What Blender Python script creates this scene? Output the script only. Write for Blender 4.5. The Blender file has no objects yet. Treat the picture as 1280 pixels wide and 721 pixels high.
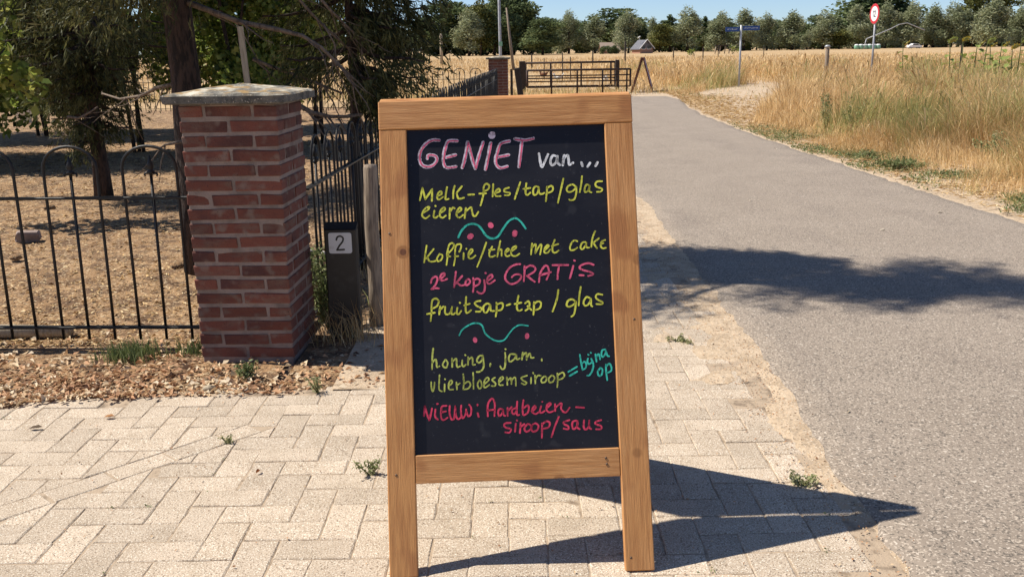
import bpy, bmesh, math, random
import numpy as np
from mathutils import Vector, Matrix
random.seed(7); rng = np.random.default_rng(11)
SC = bpy.context.scene; COL = SC.collection
PI = math.pi

# ---------------------------------------------------------------- camera
CAM_H = 1.35; FOC = 1200.0; PITCH = math.radians(13.951); ROLL = 0.0148
Fv = Vector((0, math.cos(PITCH), -math.sin(PITCH)))
U0 = Vector((0, math.sin(PITCH), math.cos(PITCH))); R0 = Vector((1, 0, 0))
Rv = R0*math.cos(ROLL) - U0*math.sin(ROLL); Uv = U0*math.cos(ROLL) + R0*math.sin(ROLL)
cam = bpy.data.cameras.new('camera'); camo = bpy.data.objects.new('camera', cam); COL.objects.link(camo)
cam.sensor_width = 36; cam.lens = 36*FOC/1280; cam.clip_start = .05; cam.clip_end = 3000
camo.matrix_world = Matrix(((Rv.x, Uv.x, -Fv.x, 0), (Rv.y, Uv.y, -Fv.y, 0), (Rv.z, Uv.z, -Fv.z, CAM_H), (0, 0, 0, 1)))
SC.camera = camo

# ---------------------------------------------------------------- sky, sun, exposure
SUN = Vector((-.860, .146, 1.220)).normalized()          # towards the sun: high, from the left
w = bpy.data.worlds.new('World'); SC.world = w; w.use_nodes = True
nt = w.node_tree; nt.nodes.clear()
sky = nt.nodes.new('ShaderNodeTexSky'); sky.sky_type = 'NISHITA'; sky.sun_disc = False
sky.sun_elevation = math.asin(SUN.z); sky.sun_rotation = math.atan2(SUN.x, SUN.y)
sky.air_density = .6; sky.dust_density = .30; sky.ozone_density = 4.0
bg = nt.nodes.new('ShaderNodeBackground'); bg.inputs[1].default_value = .10
wo = nt.nodes.new('ShaderNodeOutputWorld')
nt.links.new(sky.outputs[0], bg.inputs[0]); nt.links.new(bg.outputs[0], wo.inputs[0])
sd = bpy.data.lights.new('sun', 'SUN'); sd.energy = 5.0; sd.angle = math.radians(.53); sd.color = (1, .93, .82)
so = bpy.data.objects.new('sun', sd); COL.objects.link(so); so.rotation_euler = SUN.to_track_quat('Z', 'Y').to_euler()
SC.view_settings.view_transform = 'Standard'; SC.view_settings.look = 'None'
SC.view_settings.exposure = .45; SC.view_settings.gamma = 1.0

def at(px, py, Y):
    "point at depth Y (metres ahead) seen in the direction of a pixel of the photograph"
    d = Fv*FOC + Rv*(px-640) + Uv*(360.5-py)
    return Vector((0, 0, CAM_H)) + d*(Y/d.y)
def gp(px, py, z=0.0):
    d = Fv*FOC + Rv*(px-640) + Uv*(360.5-py)
    return Vector((0, 0, CAM_H)) + d*((z-CAM_H)/d.z)

# ---------------------------------------------------------------- object helpers
def link(o, parent=None):
    COL.objects.link(o)
    if parent is not None: o.parent = parent
    return o
def tag(o, label=None, cat=None, group=None, kind=None):
    if label: o['label'] = label
    if cat: o['category'] = cat
    if group: o['group'] = group
    if kind: o['kind'] = kind
    return o
def empty(name, loc=(0, 0, 0), rz=0.0):
    o = bpy.data.objects.new(name, None); o.location = loc; o.rotation_euler = (0, 0, rz)
    o.empty_display_size = .2
    return link(o)
def thing(name, label, cat, loc=(0, 0, 0), rz=0.0, group=None):
    return tag(empty(name, loc, rz), label, cat, group)
def copy_tree(o, parent=None):
    c = o.copy(); link(c, parent)
    for ch in list(o.children): copy_tree(ch, c)
    return c
def npmesh(name, V, F, mat, parent=None, tint=None, smooth=False, loc=None):
    "mesh from arrays: V (n,3), F (m,k) with k = 3 or 4"
    V = np.asarray(V, dtype=np.float32); F = np.asarray(F, dtype=np.int32)
    me = bpy.data.meshes.new(name); n, m, k = len(V), len(F), F.shape[1]
    me.vertices.add(n); me.vertices.foreach_set('co', V.ravel())
    me.loops.add(m*k); me.loops.foreach_set('vertex_index', F.ravel())
    me.polygons.add(m); me.polygons.foreach_set('loop_start', np.arange(0, m*k, k, dtype=np.int32))
    me.polygons.foreach_set('loop_total', np.full(m, k, dtype=np.int32))
    if smooth: me.polygons.foreach_set('use_smooth', np.ones(m, dtype=bool))
    if tint is not None:
        a = me.attributes.new('tint', 'FLOAT', 'POINT'); a.data.foreach_set('value', np.asarray(tint, dtype=np.float32))
    me.update(); me.materials.append(mat)
    o = bpy.data.objects.new(name, me)
    if loc is not None: o.location = loc
    return link(o, parent)
class MB:
    "collects simple solids and builds them as one mesh"
    def __init__(s): s.v = []; s.f = []; s.sm = []
    def add(s, vs, fs, smooth=False):
        b = len(s.v); s.v += [tuple(v) for v in vs]; s.f += [tuple(b+i for i in f) for f in fs]; s.sm += [smooth]*len(fs)
    def box(s, x0, x1, y0, y1, z0, z1, ch=0.0, M=None):
        if ch <= 0:
            vs = [Vector((x, y, z)) for z in (z0, z1) for y in (y0, y1) for x in (x0, x1)]
            fs = [(0, 2, 3, 1), (4, 5, 7, 6), (0, 1, 5, 4), (2, 6, 7, 3), (0, 4, 6, 2), (1, 3, 7, 5)]
        else:
            c = ch; X = (x0, x1); Y = (y0, y1); Z = (z0, z1); vs = []; ix = {}
            for i in (0, 1):
                for j in (0, 1):
                    for k in (0, 1):
                        sx, sy, sz = (1-2*i)*c, (1-2*j)*c, (1-2*k)*c
                        for ax, p in enumerate(((X[i], Y[j]+sy, Z[k]+sz), (X[i]+sx, Y[j], Z[k]+sz), (X[i]+sx, Y[j]+sy, Z[k]))):
                            ix[i, j, k, ax] = len(vs); vs.append(Vector(p))
            fs = []
            for i in (0, 1): fs.append([ix[i, j, k, 0] for j, k in ((0, 0), (1, 0), (1, 1), (0, 1))][::(-1 if i == 0 else 1)])
            for j in (0, 1): fs.append([ix[i, j, k, 1] for i, k in ((0, 0), (1, 0), (1, 1), (0, 1))][::(1 if j == 0 else -1)])
            for k in (0, 1): fs.append([ix[i, j, k, 2] for i, j in ((0, 0), (1, 0), (1, 1), (0, 1))][::(-1 if k == 0 else 1)])
            for a in (0, 1):
                for b in (0, 1):
                    fs.append((ix[0, a, b, 1], ix[1, a, b, 1], ix[1, a, b, 2], ix[0, a, b, 2]))
                    fs.append((ix[a, 0, b, 0], ix[a, 1, b, 0], ix[a, 1, b, 2], ix[a, 0, b, 2]))
                    fs.append((ix[a, b, 0, 0], ix[a, b, 1, 0], ix[a, b, 1, 1], ix[a, b, 0, 1]))
                    for d in (0, 1): fs.append((ix[a, b, d, 0], ix[a, b, d, 1], ix[a, b, d, 2]))
        if M is not None: vs = [M @ v for v in vs]
        s.add(vs, fs)
    def tube(s, path, rad, seg=8, cap=True, smooth=True, flat=None):
        path = [Vector(p) for p in path]; n = len(path)
        if not hasattr(rad, '__len__'): rad = [rad]*n
        ref = Vector((0, 0, 1)); vs = []; prev = None
        for i, p in enumerate(path):
            t = (path[min(i+1, n-1)] - path[max(i-1, 0)]).normalized()
            if prev is None:
                r = ref if abs(t.z) < .9 else Vector((0, 1, 0))
                a = t.cross(r).normalized()
            else: a = (prev - t*prev.dot(t)).normalized()
            prev = a; b = t.cross(a)
            for k in range(seg):
                g = 2*PI*k/seg + (PI/seg if seg == 4 else 0); vs.append(p + (a*math.cos(g) + b*math.sin(g))*rad[i])
        fs = [(i*seg+k, i*seg+(k+1) % seg, (i+1)*seg+(k+1) % seg, (i+1)*seg+k) for i in range(n-1) for k in range(seg)]
        if cap: fs += [tuple(range(seg))[::-1], tuple((n-1)*seg+k for k in range(seg))]
        s.add(vs, fs, smooth)
    def lathe(s, prof, c=(0, 0, 0), seg=12, sy=1.0, smooth=True):
        n = len(prof); vs = [Vector((c[0]+r*math.cos(2*PI*k/seg), c[1]+r*sy*math.sin(2*PI*k/seg), c[2]+z)) for r, z in prof for k in range(seg)]
        fs = [(i*seg+k, i*seg+(k+1) % seg, (i+1)*seg+(k+1) % seg, (i+1)*seg+k) for i in range(n-1) for k in range(seg)]
        fs += [tuple(range(seg))[::-1], tuple((n-1)*seg+k for k in range(seg))]
        s.add(vs, fs, smooth)
    def prism(s, poly, h, M=None):
        "poly: list of (x, z) points, extruded along y by h"
        n = len(poly); vs = [Vector((x, 0, z)) for x, z in poly] + [Vector((x, h, z)) for x, z in poly]
        fs = [tuple(range(n)), tuple(range(2*n-1, n-1, -1))] + [(i, i+n, (i+1) % n+n, (i+1) % n) for i in range(n)]
        if M is not None: vs = [M @ v for v in vs]
        s.add(vs, fs)
    def mesh(s, name, mat):
        me = bpy.data.meshes.new(name); me.from_pydata([tuple(v) for v in s.v], [], s.f)
        me.polygons.foreach_set('use_smooth', s.sm); me.materials.append(mat)
        bm = bmesh.new(); bm.from_mesh(me); bmesh.ops.recalc_face_normals(bm, faces=bm.faces); bm.to_mesh(me); bm.free()
        return me
    def build(s, name, mat, parent=None, loc=None):
        o = bpy.data.objects.new(name, s.mesh(name, mat))
        if loc is not None: o.location = loc
        return link(o, parent)

# value noise in numpy, for terrain and density
_T = np.random.default_rng(3).random((256, 256))
def vnoise(x, y, s=1.0):
    x = np.asarray(x, float)*s+1000; y = np.asarray(y, float)*s+1000
    xi = np.floor(x).astype(int); yi = np.floor(y).astype(int); fx = x-xi; fy = y-yi
    fx = fx*fx*(3-2*fx); fy = fy*fy*(3-2*fy)
    g = lambda a, b: _T[a % 256, b % 256]
    return (g(xi, yi)*(1-fx)+g(xi+1, yi)*fx)*(1-fy)+(g(xi, yi+1)*(1-fx)+g(xi+1, yi+1)*fx)*fy
def fbm(x, y, s=1.0, o=4): return sum(vnoise(x, y, s*2**i)/2**i for i in range(o))/sum(1/2**i for i in range(o))

# ---------------------------------------------------------------- materials
def mat(name, base, rough=.8, noise=None, big=None, speck=None, tint=None, rand=0.0, bump=None, bump2=None, spec=.5, transl=0.0, coord='Object', metallic=0.0, extra=None):
    """base colour; noise=(scale, (sx,sy,sz), colour2, lo, hi, detail) mixes a second colour by noise; big: the same, larger;
    speck=(scale, dark, light) grains; tint: colours of a ramp driven by the 'tint' attribute; rand: brightness spread per object"""
    m = bpy.data.materials.new(name); m.use_nodes = True; t = m.node_tree; N = t.nodes; L = t.links
    p = N['Principled BSDF']; p.inputs['Roughness'].default_value = rough; p.inputs['Metallic'].default_value = metallic
    p.inputs['Specular IOR Level'].default_value = spec
    tc = N.new('ShaderNodeTexCoord'); vec = tc.outputs[coord]
    if rand > 0:
        oi = N.new('ShaderNodeObjectInfo'); ad = N.new('ShaderNodeVectorMath'); ad.operation = 'MULTIPLY_ADD'
        cb = N.new('ShaderNodeCombineXYZ')
        for i in range(3): L.new(oi.outputs['Random'], cb.inputs[i])
        L.new(cb.outputs[0], ad.inputs[0]); ad.inputs[1].default_value = (37, 53, 71); L.new(vec, ad.inputs[2]); vec = ad.outputs[0]
    def nz(scale, sc, det, rg=.6, dist=0.0):
        mp = N.new('ShaderNodeMapping'); mp.inputs['Scale'].default_value = sc; L.new(vec, mp.inputs[0])
        n = N.new('ShaderNodeTexNoise'); n.inputs['Scale'].default_value = scale; n.inputs['Detail'].default_value = det
        n.inputs['Roughness'].default_value = rg; n.inputs['Distortion'].default_value = dist; L.new(mp.outputs[0], n.inputs['Vector']); return n.outputs[0]
    def rampf(fac, lo, hi):
        r = N.new('ShaderNodeMapRange'); r.inputs[1].default_value = lo; r.inputs[2].default_value = hi; r.interpolation_type = 'SMOOTHSTEP'
        L.new(fac, r.inputs[0]); return r.outputs[0]
    def mix(a, b, fac, mode='MIX'):
        x = N.new('ShaderNodeMix'); x.data_type = 'RGBA'; x.blend_type = mode
        for s_, i in ((a, 6), (b, 7)):
            if isinstance(s_, tuple): x.inputs[i].default_value = (*s_, 1)
            else: L.new(s_, x.inputs[i])
        if isinstance(fac, (int, float)): x.inputs[0].default_value = fac
        else: L.new(fac, x.inputs[0])
        return x.outputs[2]
    col = base
    if tint:
        at_ = N.new('ShaderNodeAttribute'); at_.attribute_name = 'tint'; r = N.new('ShaderNodeValToRGB')
        els = r.color_ramp.elements
        while len(els) < len(tint): els.new(.5)
        for i, c in enumerate(tint): els[i].position = i/(len(tint)-1); els[i].color = (*c, 1)
        L.new(at_.outputs['Fac'], r.inputs[0]); col = r.outputs[0]
    for sp in (big, noise):
        if sp:
            sc, sv, c2, lo, hi, det = sp
            col = mix(col, c2, rampf(nz(sc, sv, det), lo, hi))
    if speck:
        for sc, c2, lo, hi in speck: col = mix(col, c2, rampf(nz(sc, (1, 1, 1), 1.0), lo, hi))
    if extra: col = extra(N, L, vec, col, mix, rampf, nz)
    if rand > 0:
        hs = N.new('ShaderNodeHueSaturation'); mr = N.new('ShaderNodeMapRange'); mr.inputs[3].default_value = 1-rand; mr.inputs[4].default_value = 1+rand
        L.new(oi.outputs['Random'], mr.inputs[0]); L.new(mr.outputs[0], hs.inputs['Value'])
        if isinstance(col, tuple): hs.inputs['Color'].default_value = (*col, 1)
        else: L.new(col, hs.inputs['Color'])
        col = hs.outputs[0]
    if isinstance(col, tuple): p.inputs['Base Color'].default_value = (*col, 1)
    else: L.new(col, p.inputs['Base Color'])
    nrm = None
    for b in (bump, bump2):
        if b:
            sc, sv, det, dist = b
            bn = N.new('ShaderNodeBump'); bn.inputs['Distance'].default_value = dist; bn.inputs['Strength'].default_value = 1.0
            L.new(nz(sc, sv, det), bn.inputs['Height'])
            if nrm: L.new(nrm, bn.inputs['Normal'])
            nrm = bn.outputs[0]; L.new(nrm, p.inputs['Normal'])
    if transl > 0:
        tr = N.new('ShaderNodeBsdfTranslucent'); mx = N.new('ShaderNodeMixShader'); mx.inputs[0].default_value = transl
        if isinstance(col, tuple): tr.inputs[0].default_value = (*col, 1)
        else: L.new(col, tr.inputs[0])
        L.new(p.outputs[0], mx.inputs[1]); L.new(tr.outputs[0], mx.inputs[2]); L.new(mx.outputs[0], N['Material Output'].inputs[0])
    return m
I1 = (1, 1, 1)
def wood_extra(N, L, vec, col, mix, rampf, nz):
    v = N.new('ShaderNodeTexVoronoi'); v.inputs['Scale'].default_value = 5.5; v.inputs['Randomness'].default_value = 1
    L.new(vec, v.inputs['Vector'])
    ring = rampf(v.outputs['Distance'], .12, .085); core = rampf(v.outputs['Distance'], .062, .045)
    c = mix(col, (.36, .16, .05), ring); 
    return mix(c, (.16, .06, .022), core)
def wood(name, axis):
    st = {'x': (1.2, 22, 22), 'z': (22, 22, 1.2)}[axis]
    return mat(name, (.57, .275, .092), rough=.5, noise=(6, st, (.43, .190, .060), .35, .70, 4), big=(3.2, I1, (.59, .30, .115), .42, .62, 4), speck=((9, (.40, .17, .055), .58, .72),),
               bump=(16, st, 4, .0012), rand=.05, extra=wood_extra)
MT = {}
MT['wood_x'] = wood('pine wood rails', 'x'); MT['wood_z'] = wood('pine wood stiles', 'z')
MT['board'] = mat('blackboard paint', (.0085, .0085, .014), rough=.45, noise=(3.2, (1, 1, 2.5), (.017, .017, .023), .46, .74, 6), speck=((26, (.022, .022, .028), .66, .80), (150, (.05, .05, .055), .735, .76)), spec=.35)
def chalk(n, c): return mat('chalk pen '+n, c, rough=.75, noise=(230, (1, 1, .4), tuple(x*.25+.006 for x in c), .51, .72, 3), big=(34, I1, tuple(x*.62 for x in c), .42, .64, 3), spec=.2)
CH = {'W': chalk('lilac white', (.72, .62, .72)), 'P': chalk('pink', (.78, .13, .24)), 'V': chalk('white', (.85, .87, .9)), 'Y': chalk('yellow', (.70, .72, .10)),
      'T': chalk('teal', (.05, .55, .44)), 'G': chalk('lime', (.52, .58, .13)), 'R': chalk('crimson', (.70, .06, .13))}
MT['brick'] = mat('red brick', (.165, .055, .038), rough=.95, noise=(7, (1, 1, 2.5), (.16, .095, .072), .48, .72, 7), big=(2.5, I1, (.085, .035, .030), .45, .68, 3), rand=.20,
                  bump=(60, I1, 4, .0035), speck=((18, (.19, .125, .10), .55, .75), (200, (.05, .025, .02), .66, .72)))
MT['mortar'] = mat('lime mortar', (.29, .225, .195), rough=.95, noise=(9, I1, (.18, .14, .12), .4, .7, 4), bump=(90, I1, 4, .004))
def cap_extra(N, L, vec, col, mix, rampf, nz):  # pale top over dark sides paints sun and shade; brown patches are lichen
    g = N.new('ShaderNodeNewGeometry'); s_ = N.new('ShaderNodeSeparateXYZ'); L.new(g.outputs['Normal'], s_.inputs[0])
    m1 = N.new('ShaderNodeMath'); m1.operation = 'MULTIPLY'; L.new(rampf(s_.outputs[2], .55, .9), m1.inputs[0]); L.new(rampf(nz(9, I1, 6), .40, .62), m1.inputs[1])
    c = mix(col, (.58, .54, .44), m1.outputs[0])
    m2 = N.new('ShaderNodeMath'); m2.operation = 'MULTIPLY'; L.new(rampf(s_.outputs[2], .55, .9), m2.inputs[0]); L.new(rampf(nz(16, I1, 8), .47, .62), m2.inputs[1])
    return mix(c, (.30, .19, .075), m2.outputs[0])
MT['cap'] = mat('weathered concrete with painted sunlit top and lichen', (.155, .145, .125), rough=.95, noise=(11, I1, (.07, .068, .062), .42, .62, 6),
                bump=(45, I1, 6, .006), speck=((160, (.05, .05, .045), .62, .68), (120, (.42, .38, .32), .66, .72)), extra=cap_extra)
MT['iron'] = mat('black fence paint', (.010, .010, .011), rough=.5, noise=(30, I1, (.03, .022, .018), .55, .75, 4), bump=(90, I1, 3, .0008), spec=.4)
MT['plastic'] = mat('black post', (.013, .012, .012), rough=.5, noise=(20, I1, (.03, .03, .03), .5, .8, 3))
MT['plate'] = mat('white number plate', (.62, .64, .66), rough=.45, noise=(30, I1, (.5, .5, .5), .5, .8, 3))
MT['ink'] = mat('black figure', (.012, .012, .012), rough=.5)
MT['oldwood'] = mat('grey weathered wood', (.34, .27, .20), rough=.9, noise=(9, (14, 14, 1), (.17, .13, .10), .4, .65, 5), bump=(12, (14, 14, 1), 5, .004), rand=.12)
MT['palewood'] = mat('pale stake', (.42, .35, .25), rough=.85, noise=(8, (12, 12, 1), (.28, .22, .15), .4, .7, 4), bump=(12, (14, 14, 1), 4, .002))
MT['darkwood'] = mat('dark creosoted wood', (.030, .022, .018), rough=.85, noise=(9, (12, 12, 1), (.06, .045, .035), .4, .7, 4))
MT['redwood'] = mat('red brown stained wood', (.16, .05, .03), rough=.7, noise=(9, (12, 12, 1), (.09, .03, .02), .4, .7, 4))
MT['rust'] = mat('rusty gate iron', (.035, .02, .016), rough=.8, noise=(9, I1, (.08, .035, .02), .45, .7, 4))
MT['galv'] = mat('galvanised steel', (.42, .43, .45), rough=.5, noise=(5, I1, (.3, .31, .33), .4, .7, 3), metallic=.3)
MT['paver'] = mat('concrete paver', (.475, .385, .29), rough=.95, noise=(7, I1, (.40, .32, .235), .4, .65, 4), rand=.10,
                  speck=((190, (.20, .145, .10), .57, .65), (240, (.72, .65, .54), .57, .66)), bump=(170, I1, 2, .0022), bump2=(14, I1, 3, .003))
MT['joint'] = mat('joint sand', (.40, .31, .22), rough=1, noise=(16, I1, (.20, .15, .105), .46, .66, 5), bump=(150, I1, 3, .003))
def roadspeck(sc, c, lo, hi): return (sc, c, lo, hi)
MT['asphalt'] = mat('worn pale asphalt', (.245, .200, .158), rough=.95, noise=(1.7, I1, (.265, .218, .174), .4, .65, 4), big=(1.6, (1, .12, 1), (.202, .164, .133), .42, .7, 4),
                    speck=((92, (.125, .105, .085), .55, .64), (120, (.43, .365, .295), .56, .65), (60, (.50, .44, .37), .69, .73)), bump=(150, I1, 1, .0010))
MT['sand'] = mat('pale verge sand', (.50, .385, .265), rough=1, noise=(9, I1, (.38, .285, .19), .4, .62, 6), speck=((70, (.16, .12, .08), .64, .70), (140, (.62, .52, .4), .6, .68)), bump=(35, I1, 6, .012))
MT['soil'] = mat('dry straw littered soil', (.31, .185, .090), rough=1, noise=(7, I1, (.14, .08, .042), .42, .62, 7), big=(1.3, I1, (.38, .24, .125), .4, .65, 4),
                 speck=((48, (.55, .42, .26), .60, .67), (60, (.075, .045, .025), .62, .68)), bump=(26, I1, 7, .03))
MT['field'] = mat('dry grassland', (.50, .335, .165), rough=1, noise=(.9, (1, .35, 1), (.36, .245, .125), .40, .64, 8), big=(.045, (1, .4, 1), (.54, .385, .21), .42, .6, 4),
                  speck=((7, (.25, .17, .085), .57, .68),), bump=(3, I1, 6, .12))
straw = [(.24, .135, .055), (.50, .31, .125), (.70, .48, .225), (.78, .60, .35), (.62, .40, .17), (.34, .33, .12)]
MT['grass'] = mat('dry tall grass', (0, 0, 0), rough=.8, tint=straw, transl=.25, spec=.25)
MT['chips'] = mat('straw and chips', (0, 0, 0), rough=.85, tint=[(.12, .065, .03), (.36, .22, .095), (.53, .36, .17), (.70, .56, .34)], spec=.2)
MT['litter'] = mat('dry fallen leaves', (0, 0, 0), rough=.75, tint=[(.13, .07, .04), (.32, .17, .09), (.50, .28, .15), (.58, .42, .25), (.70, .58, .42)], transl=.15, spec=.3)
MT['weed'] = mat('green weed leaves', (0, 0, 0), rough=.6, tint=[(.07, .095, .035), (.13, .17, .06), (.22, .26, .10), (.36, .35, .18)], transl=.3, spec=.35)
MT['bark'] = mat('rough pine bark', (.075, .046, .034), rough=.95, noise=(7, (5, 5, 1.2), (.022, .015, .012), .42, .6, 6), bump=(9, (5, 5, 1.2), 6, .03))
MT['twig'] = mat('bare grey brown branch', (.20, .15, .11), rough=.9, noise=(14, (4, 4, 1), (.09, .065, .05), .4, .65, 4), bump=(20, (4, 4, 1), 4, .006))
MT['spruce'] = mat('conifer needles', (0, 0, 0), rough=.65, tint=[(.02, .026, .012), (.055, .065, .022), (.12, .125, .045), (.20, .18, .075)], transl=.3, spec=.3)
MT['leaf'] = mat('broad green leaves', (0, 0, 0), rough=.5, tint=[(.03, .05, .014), (.13, .19, .035), (.28, .33, .07), (.45, .44, .13)], transl=.5, spec=.4)
MT['far_oak'] = mat('far dark foliage', (0, 0, 0), rough=.8, tint=[(.045, .06, .03), (.095, .13, .055), (.16, .20, .085), (.24, .27, .12)], transl=.3, spec=.2)  # far tree greens lightened to stand in for distance haze
MT['far_willow'] = mat('far silver foliage', (0, 0, 0), rough=.8, tint=[(.08, .10, .05), (.24, .27, .145), (.36, .38, .23), (.48, .49, .34)], transl=.3, spec=.2)
MT['far_olive'] = mat('far yellow green foliage', (0, 0, 0), rough=.8, tint=[(.045, .055, .016), (.10, .11, .03), (.17, .175, .05), (.24, .22, .08)], transl=.15, spec=.2)
MT['film'] = mat('white wrap film', (.7, .72, .7), rough=.4); MT['red'] = mat('sign red', (.55, .02, .03), rough=.4); MT['white'] = mat('white paint', (.8, .8, .8), rough=.5)
MT['blue'] = mat('sign blue', (.02, .07, .26), rough=.4); MT['slate'] = mat('grey roof', (.10, .105, .13), rough=.7, noise=(3, I1, (.15, .15, .17), .4, .7, 3))
MT['tan_roof'] = mat('brown grey roof', (.27, .21, .17), rough=.9); MT['far_brick'] = mat('far brick', (.36, .20, .14), rough=.9)
MT['glass'] = mat('dark window glass', (.02, .025, .03), rough=.15); MT['green_wrap'] = mat('pale green wrap', (.20, .42, .30), rough=.5)
MT['hen'] = mat('brown hen feathers', (.17, .07, .03), rough=.9, noise=(30, I1, (.08, .03, .015), .4, .7, 3)); MT['hen_white'] = mat('white hen feathers', (.7, .68, .62), rough=.9)
MT['comb'] = mat('hen comb', (.5, .03, .02), rough=.6); MT['yellow'] = mat('yellow petals', (.70, .58, .10), rough=.7)

# ================================================================ THE SETTING
def interp(p, xs):
    a = sorted(p); return np.interp(xs, [q[0] for q in a], [q[1] for q in a])
def sheet(name, xs, ys, zf, m, inside=None, thick=None):
    X, Y = np.meshgrid(xs, ys); Z = zf(X, Y); V = np.stack([X, Y, Z], -1).reshape(-1, 3)
    nx, ny = len(xs), len(ys); i = np.arange(nx*ny).reshape(ny, nx)
    F = np.stack([i[:-1, :-1], i[:-1, 1:], i[1:, 1:], i[1:, :-1]], -1).reshape(-1, 4)
    o = npmesh(name, V, F, m, smooth=True); o['kind'] = 'structure'; return o
# one ground sheet to the horizon (fine near, coarse far)
gx = np.r_[-2500, -1200, -600, -300, np.arange(-150, 151, 10), 300, 600, 1200, 2500]
gy = np.r_[-300, -100, -40, np.arange(-10, 301, 10), 400, 600, 900, 1400, 2600]
ground = sheet('ground', gx, gy, lambda X, Y: -.05+0*X, MT['field'])
# road: straight, then bending off to the left at its far end
RL = [(-2, 1.06), (0, 1.04), (2, 1.02), (2.8, 1.02), (3.6, 1.08), (4.7, 1.10), (6, 1.14), (8, 1.18), (12, 1.2), (21, 1.2)]
RR = [(-2, 3.9), (6, 3.93), (7.2, 3.93), (9.5, 3.90), (14.7, 3.82), (19.6, 3.95), (24, 4.25), (27, 4.6)]
def edge(pts, amp, seed):
    def f(y): return interp(pts, y)+amp*(fbm(y, y*0+seed, 2.3, 4)-.5)*2+amp*.35*(vnoise(y, y*0+seed, 17)-.5)*2
    return f
el, er = edge(RL, .035, 5), edge(RR, .06, 9)
ys = np.r_[np.arange(-1.5, 12, .04), np.arange(12, 22, .1)]
lo = [(el(np.array([y]))[0], y) for y in ys]; hi = [(er(np.array([y]))[0], y) for y in ys]
bend_in = [(1.1, 22.2), (.85, 23.4), (.4, 24.4), (.1, 25.2)]
bend_out = [(4.1, 22.2), (4.55, 25.6), (4.5, 27.8), (.1, 28.5)]
lo += bend_in; hi += bend_out
n = len(lo); nc = 26
lo_, hi_ = np.array(lo), np.array(hi); tt_ = np.r_[0, np.linspace(.008, .990, nc-2), 1]
G_ = lo_[:, None, :]*(1-tt_[None, :, None])+hi_[:, None, :]*tt_[None, :, None]
Zr = np.full(G_.shape[:2]+(1,), .006); Zr[:, 0] = -.014; Zr[:, -1] = -.014; ix = np.arange(n*nc).reshape(n, nc)
V = np.concatenate([G_, Zr], -1).reshape(-1, 3); F = np.stack([ix[:-1, :-1], ix[:-1, 1:], ix[1:, 1:], ix[1:, :-1]], -1).reshape(-1, 4)
road = npmesh('road', V, F, MT['asphalt']); road['kind'] = 'structure'
# verge sand on both sides of the road
def vz(X, Y): return -.006+.012*(fbm(X, Y, 3.1)-.5)*2-.004
left_verge = sheet('left_verge', np.arange(-.75, 1.6, .05), np.arange(3.74, 24, .06), lambda X, Y: np.clip(-.012+.006*fbm(X, Y, 5, 3)+.016*np.clip(np.abs(X-.25)/.5-.95+(fbm(X, Y, 7, 3)-.5)*2.4, 0, 1), -.02, .0045), MT['sand'])
edge_verge = sheet('road_edge_sand', np.arange(.66, 1.5, .03), np.arange(-1.5, 3.78, .03), lambda X, Y: np.clip(-.010+.016*np.clip((X-.95)/.09+(fbm(X, Y, 7, 3)-.5)*3.2, 0, 1), -.02, .0045), MT['sand'])
right_verge = sheet('right_verge', np.arange(3.6, 11, .07), np.arange(1, 40, .09),
                    lambda X, Y: np.minimum(-.006+.03*(fbm(X, Y, 1.3)-.5)+.10*np.clip((X-4.5)/2.5, 0, 1)*fbm(X, Y, .5)-.05*np.clip((X-9.5)/1.4, 0, 1)-.045*np.clip((Y-36)/3, 0, 1), .2)-.02*(X < 3.85), MT['sand'])
# garden soil inside the fences
def garden_z(X, Y): return -.012+.035*(fbm(X, Y, 2.2, 5)-.5)*2*np.clip((Y-4.45)/.5, .25, 1)+.02*(fbm(X, Y, 9, 3)-.5)*np.clip((Y-4.3)/.4, .3, 1)
garden = sheet('garden_soil', np.r_[np.arange(-22, -8, .4), np.arange(-8, -.98, .045)], np.r_[np.arange(3.55, 13, .045), np.arange(13, 25, .25)],
               lambda X, Y: garden_z(X, Y)*1.0-np.where(Y < 3.85, .015, 0), MT['soil'])
strip = sheet('fence_strip', np.arange(-.98, -.60, .04), np.r_[np.arange(3.55, 24.9, .06)], lambda X, Y: garden_z(X, Y)+.002, MT['soil'])

# ---------------------------------------------------------------- brick paved apron in herringbone
def clip(poly, a, b, c):
    "keep the side a*x+b*y <= c"
    out = []
    for i in range(len(poly)):
        p, q = poly[i], poly[(i+1) % len(poly)]; dp = a*p[0]+b*p[1]-c; dq = a*q[0]+b*q[1]-c
        if dp <= 0: out.append(p)
        if (dp < 0 < dq) or (dq < 0 < dp):
            t = dp/(dp-dq); out.append((p[0]+(q[0]-p[0])*t, p[1]+(q[1]-p[1])*t))
    return out
def area(p): return abs(sum(p[i][0]*p[(i+1) % len(p)][1]-p[(i+1) % len(p)][0]*p[i][1] for i in range(len(p))))/2
sa = (-2.75, 1.42); sb = (-.965, 3.345)          # the diagonal course of pavers
sdx, sdy = sb[0]-sa[0], sb[1]-sa[1]; sl = math.hypot(sdx, sdy); sdx /= sl; sdy /= sl; snx, sny = -sdy, sdx
def edge_y(x): return float(np.interp(x, [-4.4, -2.06, -1.77, -1.29, -.95, -.64, -.45, -.35], [3.5, 3.63, 3.69, 3.74, 3.73, 3.80, 3.80, 3.9]))
U = .1085
polys = []
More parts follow.
